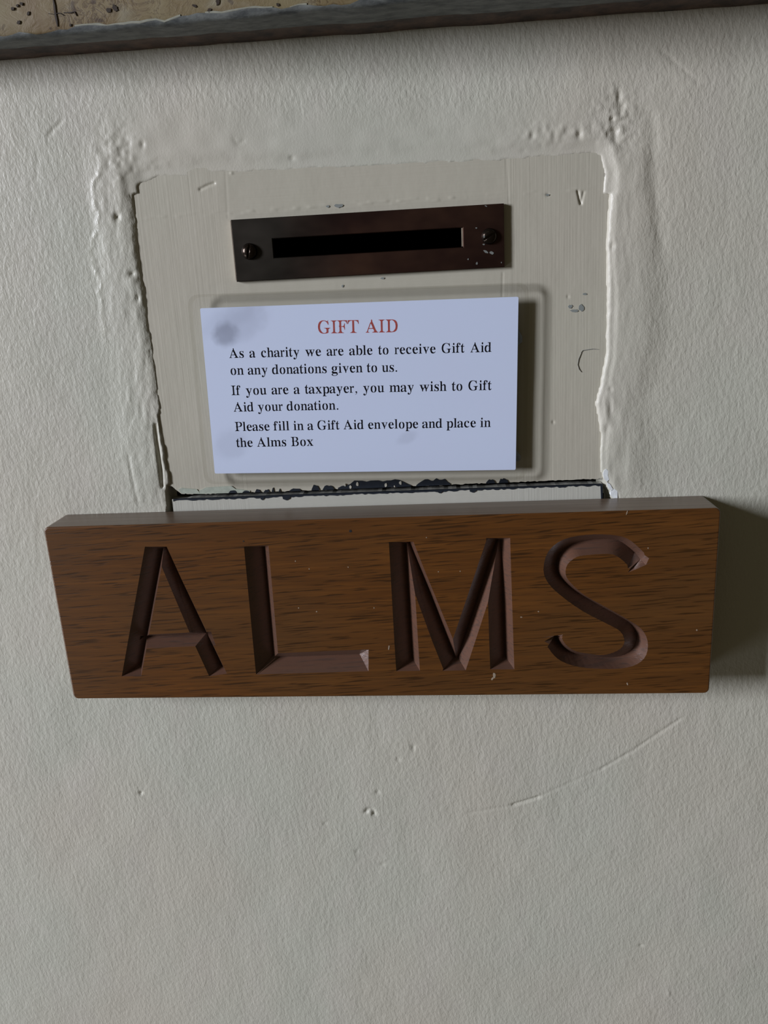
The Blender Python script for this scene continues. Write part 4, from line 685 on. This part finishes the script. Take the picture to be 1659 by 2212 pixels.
def vcut(a0, a1, b1, b0, shift=0.5, hip0=0.55, hip1=0.55, dep=DEP):
    """V groove: a0,a1 left edge; b0,b1 right edge (pixels on the face), start 0 and end 1; shift = where the ridge lies"""
    A0, A1, B1, B0 = (sp(*p) for p in (a0, a1, b1, b0))
    R0, R1 = A0.lerp(B0, shift), A1.lerp(B1, shift)
    L = (R1 - R0).length; w = (B0 - A0).length; d = (R1 - R0)/L
    R0 = R0 + d*(w*hip0) - nrm*dep; R1 = R1 - d*(w*hip1) - nrm*dep
    k = 0.35
    up = []
    # widen the top so that the walls keep their slope through the face
    C0, C1 = R0, R1
    for P, Rr in ((A0, R0), (B0, R0), (B1, R1), (A1, R1)):
        base = Rr; up.append(P + (P - base)*k)
    bm = bmesh.new()
    t = [bm.verts.new(p) for p in up]; r0 = bm.verts.new(R0); r1 = bm.verts.new(R1)
    bm.faces.new(t); bm.faces.new((t[0], t[1], r0)); bm.faces.new((t[2], t[3], r1))
    bm.faces.new((t[1], t[2], r1)); bm.faces.new((t[1], r1, r0)); bm.faces.new((t[3], t[0], r0)); bm.faces.new((t[3], r0, r1))
    bmesh.ops.recalc_face_normals(bm, faces=bm.faces)
    return bm
def sweep(L, Rr, ridge, dep=DEP, h=0.9):
    """curved V groove; L, Rr = matching edge points in pixels, ridge = list of fractions"""
    A = [sp(*p) for p in L]; B = [sp(*p) for p in Rr]; n = len(A)
    bm = bmesh.new(); sec = []; arc = [0.0]
    for i in range(1, n): arc.append(arc[-1] + ((A[i] + B[i])*0.5 - (A[i-1] + B[i-1])*0.5).length)
    for i in range(n):
        r = A[i].lerp(B[i], ridge[i]); w = (B[i] - A[i]).length
        r = r - nrm*dep*min(1.0, w/0.0055)*min(1.0, 0.03 + arc[i]/0.0026, 0.03 + (arc[-1] - arc[i])/0.0026)
        k = 0.35
        sec.append((bm.verts.new(A[i] + (A[i] - r)*k), bm.verts.new(r), bm.verts.new(B[i] + (B[i] - r)*k)))
    for a, b in zip(sec[:-1], sec[1:]):
        for u, v in ((0, 1), (1, 2), (2, 0)):
            bm.faces.new((a[u], a[v], b[v])); bm.faces.new((a[u], b[v], b[u]))
    bm.faces.new(sec[0]); bm.faces.new(sec[-1][::-1])
    bmesh.ops.recalc_face_normals(bm, faces=bm.faces)
    return bm
LET = {}
VS, HS = 0.68, 0.5
LET['A'] = [vcut((313, 1181), (263, 1461), (305, 1461), (357, 1181), 0.70, 0.35, 0.42),
            vcut((331, 1181), (452, 1461), (490, 1455), (360, 1181), 0.62, 0.35, 0.42),
            vcut((300, 1374), (300, 1402), (444, 1394), (440, 1366), 0.5, 0, 0)]
LET['A'][2].free()
def hcut(tl_, tr_, br_, bl_, shift=0.42, hl=0.4, hr=0.5, dep=DEP):
    return vcut(tl_, tr_, br_, bl_, shift, hl, hr, dep)
LET['A'][2] = hcut((296, 1372), (456, 1364), (466, 1394), (290, 1402), 0.48, 0.1, 0.1, 0.0042)
LET['L'] = [vcut((527, 1181), (553, 1457), (604, 1450), (580, 1179), 0.68, 0.22, 0.5),
            hcut((556, 1413), (796, 1403), (796, 1450), (556, 1457), 0.48, 0.9, 0.45, 0.0046)]
LET['M'] = [vcut((840, 1171), (856, 1450), (907, 1449), (890, 1170), 0.67, 0.28, 0.35),
            vcut((856, 1171), (958, 1446), (1003, 1440), (893, 1170), 0.64, 0.30, 0.35),
            vcut((1052, 1163), (956, 1449), (1006, 1448), (1100, 1163), 0.58, 0.28, 0.38),
            vcut((1050, 1162), (1059, 1446), (1111, 1446), (1102, 1162), 0.66, 0.28, 0.35)]
# the S: outer/left edge and inner/right edge traced from the upper to the lower terminal
S_L = [(1366, 1233), (1348, 1213), (1325, 1198), (1296, 1197), (1268, 1199), (1246, 1203), (1226, 1219), (1222, 1240), (1232, 1258), (1262, 1285), (1310, 1312), (1352, 1336), (1385, 1358), (1399, 1385), (1396, 1415), (1376, 1435), (1342, 1444), (1300, 1445), (1250, 1441), (1212, 1428), (1190, 1408), (1171, 1377)]
S_R = [(1410, 1214), (1380, 1183), (1352, 1162), (1312, 1155), (1262, 1156), (1216, 1166), (1184, 1192), (1174, 1232), (1186, 1262), (1216, 1290), (1262, 1322), (1310, 1347), (1340, 1364), (1349, 1386), (1340, 1402), (1318, 1412), (1296, 1415), (1272, 1412), (1244, 1407), (1226, 1396), (1216, 1384), (1212, 1371)]
def cat(P, m):
    out_ = []
    P = [P[0]] + P + [P[-1]]
    for i in range(1, len(P) - 2):
        p0, p1, p2, p3 = (Vector(P[i+j-1]) for j in range(4))
        for j in range(m):
            t = j/m
            out_.append(tuple(0.5*((2*p1) + (p2 - p0)*t + (2*p0 - 5*p1 + 4*p2 - p3)*t*t + (3*p1 - p0 - 3*p2 + p3)*t**3)))
    out_.append(tuple(P[-1])); return out_
sL, sR = cat(S_L, 3), cat(S_R, 3)
rid = []
for i, (a, b) in enumerate(zip(sL, sR)):
    nx = (b[0] - a[0])/math.hypot(b[0]-a[0], b[1]-a[1])       # ridge leans towards +x everywhere
    rid.append(0.5 + 0.17*nx)
LET['S'] = [sweep(sL, sR, rid, 0.0044)]
cutm = []
for i, (ch_, bms) in enumerate(LET.items()):
    cm = bpy.data.materials.new('cut_' + 'abcd'[i]); board.data.materials.append(cm); cutm.append(cm)
    for b in bms:
        me = bpy.data.meshes.new('cutter'); b.to_mesh(me); b.free(); me.materials.append(cm)
        o = bpy.data.objects.new('cutter', me); COL.objects.link(o); boolean(board, [o])
# faces cut by each letter become its own part
names = [m_.name if m_ else '' for m_ in board.data.materials]
src = bmesh.new(); src.from_mesh(board.data)
for i, ch_ in enumerate(LET):
    ids = [k for k, nme in enumerate(names) if nme == cutm[i].name]
    b = src.copy()
    bmesh.ops.delete(b, geom=[f for f in b.faces if f.material_index not in ids], context='FACES')
    for f in b.faces: f.material_index = 0
    me = bpy.data.meshes.new('carved_letter'); b.to_mesh(me); b.free()
    if ch_ == 'S': me.shade_smooth(); me.set_sharp_from_angle(angle=math.radians(38))
    o = link('carved_letter', me, M_CARVED, sign); o['label'] = 'carved letter ' + ch_
keepn = [k for k, nme in enumerate(names) if nme.startswith('cut_')]
bmesh.ops.delete(src, geom=[f for f in src.faces if f.material_index in keepn], context='FACES')
for f in src.faces:
    f.normal_update(); f.material_index = 1 if f.normal.z > 0.6 and False else 0
top_z = 0
for f in src.faces:
    f.material_index = 1 if f.normal.z > 0.75 else 0
me = bpy.data.meshes.new('board'); src.to_mesh(me); src.free()
me.materials.append(M_WOOD); me.materials.append(M_EDGE)
old = board.data; board.data = me; bpy.data.meshes.remove(old)
board.parent = sign; board.matrix_parent_inverse = Matrix.Translation(-sign.location)
for cm in cutm: bpy.data.materials.remove(cm)
# small knocks and flecks on the face of the sign
m_fl = mat_flat('pale_fleck', (0.34, 0.27, 0.20), 0.5)
def on_sign(name, pts, mat, th=0.0001):
    q = [sp(x, y) + nrm*0.00006 for x, y in pts]
    return obj(name, prism(q, nrm*-0.0002), mat, sign)
for i, (x, y, a, b, r_) in enumerate(((1068, 1459, 3.5, 6, 0.1), (1064, 1466, 2, 4, 0.6), (840, 1399, 1.2, 5, 0.1), (638, 1212, 1.4, 1.4, 0), (668, 1229, 1.3, 1.4, 0), (645, 1313, 1.3, 1.3, 0), (684, 1321, 1.5, 1.5, 0), (808, 1313, 1.2, 1.4, 0),
        (947, 1235, 1.3, 1.3, 0), (994, 1234, 1.3, 1.3, 0), (1355, 1477, 1.4, 3.2, -0.3), (1505, 1361, 1.7, 1.7, 0), (1400, 1184, 1.3, 1.6, 0), (1354, 1108, 1.1, 4.5, 0.35), (1163, 1321, 1.4, 1.4, 0), (921, 1161, 1.2, 1.2, 0), (1126, 1333, 2.4, 1.2, 0), (752, 1225, 1.2, 1.2, 0))):
    on_sign('pale_fleck', blob(x, y, a, b, 90 + i, r_), m_fl)
on_sign('nail_hole', blob(757, 1147, 3.2, 2.6, 5), M_BLACK)
on_sign('nail_hole', blob(526, 1169, 1.8, 1.4, 6), M_BLACK)

# ------------------------------------------------------------------ ledge across the top
LD = 0.0100
lz = at(830, 70, 0).z                              # underside meets the wall here
l0 = at(0, 130, 0); l1 = at(1659, 8, 0)
ledge = thing('painted_ledge', 'mottled beige ledge with a worn grey edge and dark underside along the top', 'ledge', (0, 0, lz))
def zline(x): return l0.z + (l1.z - l0.z)*(x - l0.x)/(l1.x - l0.x)
xs = np.arange(-0.34, 0.34, 0.0022)
def ribbon(name, rows, mat, smooth_=False):
    bm = bmesh.new(); prev = None
    for r in rows:
        cur = [bm.verts.new(p) for p in r]
        if prev:
            for i in range(len(cur) - 1): bm.faces.new((prev[i], cur[i], cur[i+1], prev[i+1]))
        prev = cur
    return obj(name, bm, mat, ledge, smooth_)
def nz(x, s_, f=1.0): return float(vnoise(np.array([x*f]), np.array([0.3]), s_)[0])
und, edg, fac, rim = [], [], [], []
def out_d(x): return 0.0160 + 0.0056*max(-0.4, min(1.45, (x + 0.118)/0.103))
for x in xs:
    z = zline(x) + 0.00018*nz(x, 81, 160)
    b = 0.0100 + 0.0004*nz(x, 82, 120) + 0.0003*nz(x, 83, 400)
    d = out_d(x)
    und.append([(x, 0.0006, z), (x, -b*0.5, z + 0.00008*nz(x, 84, 300)), (x, -b, z)])
    rag = 0.0006*nz(x, 85, 90) + 0.0005*nz(x, 86, 300) + 0.0003*nz(x, 91, 700)
    edg.append([(x, -b, z), (x, -(b + d)*0.5, z + 0.0002 + 0.00008*nz(x, 87, 260)), (x, -d + 0.0010, z + 0.0003), (x, -d, z + 0.0009), (x, -d - 0.0001, z + 0.0016 + rag)])
    zb = z + 0.0010
    fac.append([(x, -d + 0.0004, zb), (x, -d - 0.00002, zb + 0.0006)] + [(x, -d - 0.00012*nz(x + k*0.3, 88 + k, 130), zb + 0.0006 + 0.004*k) for k in range(1, 8)] + [(x, -d, zb + 0.05), (x, 0.0006, zb + 0.05)])
    w = max(0.0, 0.0001 + 0.0005*nz(x, 95, 70) + 0.0005*nz(x, 96, 330))
    rim.append((w, [(x, -d - 0.0001, z + 0.0015 + rag), (x, -d - 0.0003, z + 0.0016 + rag + w*0.5), (x, -d + 0.0001, z + 0.0016 + rag + w)]))
ribbon('ledge_underside', und, mat_ledge_under())
ribbon('ledge_edge', edg, mat_ledge_edge(), True)
ribbon('ledge_face', fac, mat_ledge(), True)
m_pale = mat_flat('chalky_paint_rim', (0.26, 0.26, 0.21), 0.7)
seg = []
for w, q in rim + [(0, None)]:
    if w > 0.0001: seg.append(q)
    else:
        if len(seg) > 2: ribbon('chalky_rim', seg, m_pale, True)
        seg = []
m_cr = mat_flat('dark_crack', (0.03, 0.018, 0.010), 0.7)
for pts, w in (([(114, -4), (117, 12), (119, 30), (122, 45), (124, 57)], 2.0), ([(119, 29), (128, 28), (137, 33)], 1.0), ([(137, 27), (152, 27), (160, 25), (165, 34)], 1.2), ([(104, 29), (118, 31)], 1.2)):
    q = [at(x, y, out_d(at(x, y, 0.016).x) + 0.00030) for x, y in strip_px(pts, w, 0)]
    obj('crack', prism(q, Vector((0, 0.0004, 0))), m_cr, ledge)
for i, (x, y, a, b) in enumerate(((27, 18, 4.5, 4), (61, 29, 3, 4.5), (40, 48, 3.4, 4.8), (46, 8, 4, 3), (37, 12, 3, 3), (248, 17, 8, 5), (235, 22, 6, 5), (152, 54, 3, 2.4), (470, 3, 9, 4), (452, 22, 5, 4), (420, 12, 3, 6), (600, 10, 3, 4))):
    q = [at(px_, py_, out_d(at(x, y, 0.018).x) + 0.00028) for px_, py_ in blob(x, y, a, b, 200 + i, 0.2*i)]
    obj('dark_fleck', prism(q, Vector((0, 0.0004, 0))), m_cr, ledge)

for m_ in list(bpy.data.materials):
    if m_.users == 0: bpy.data.materials.remove(m_)
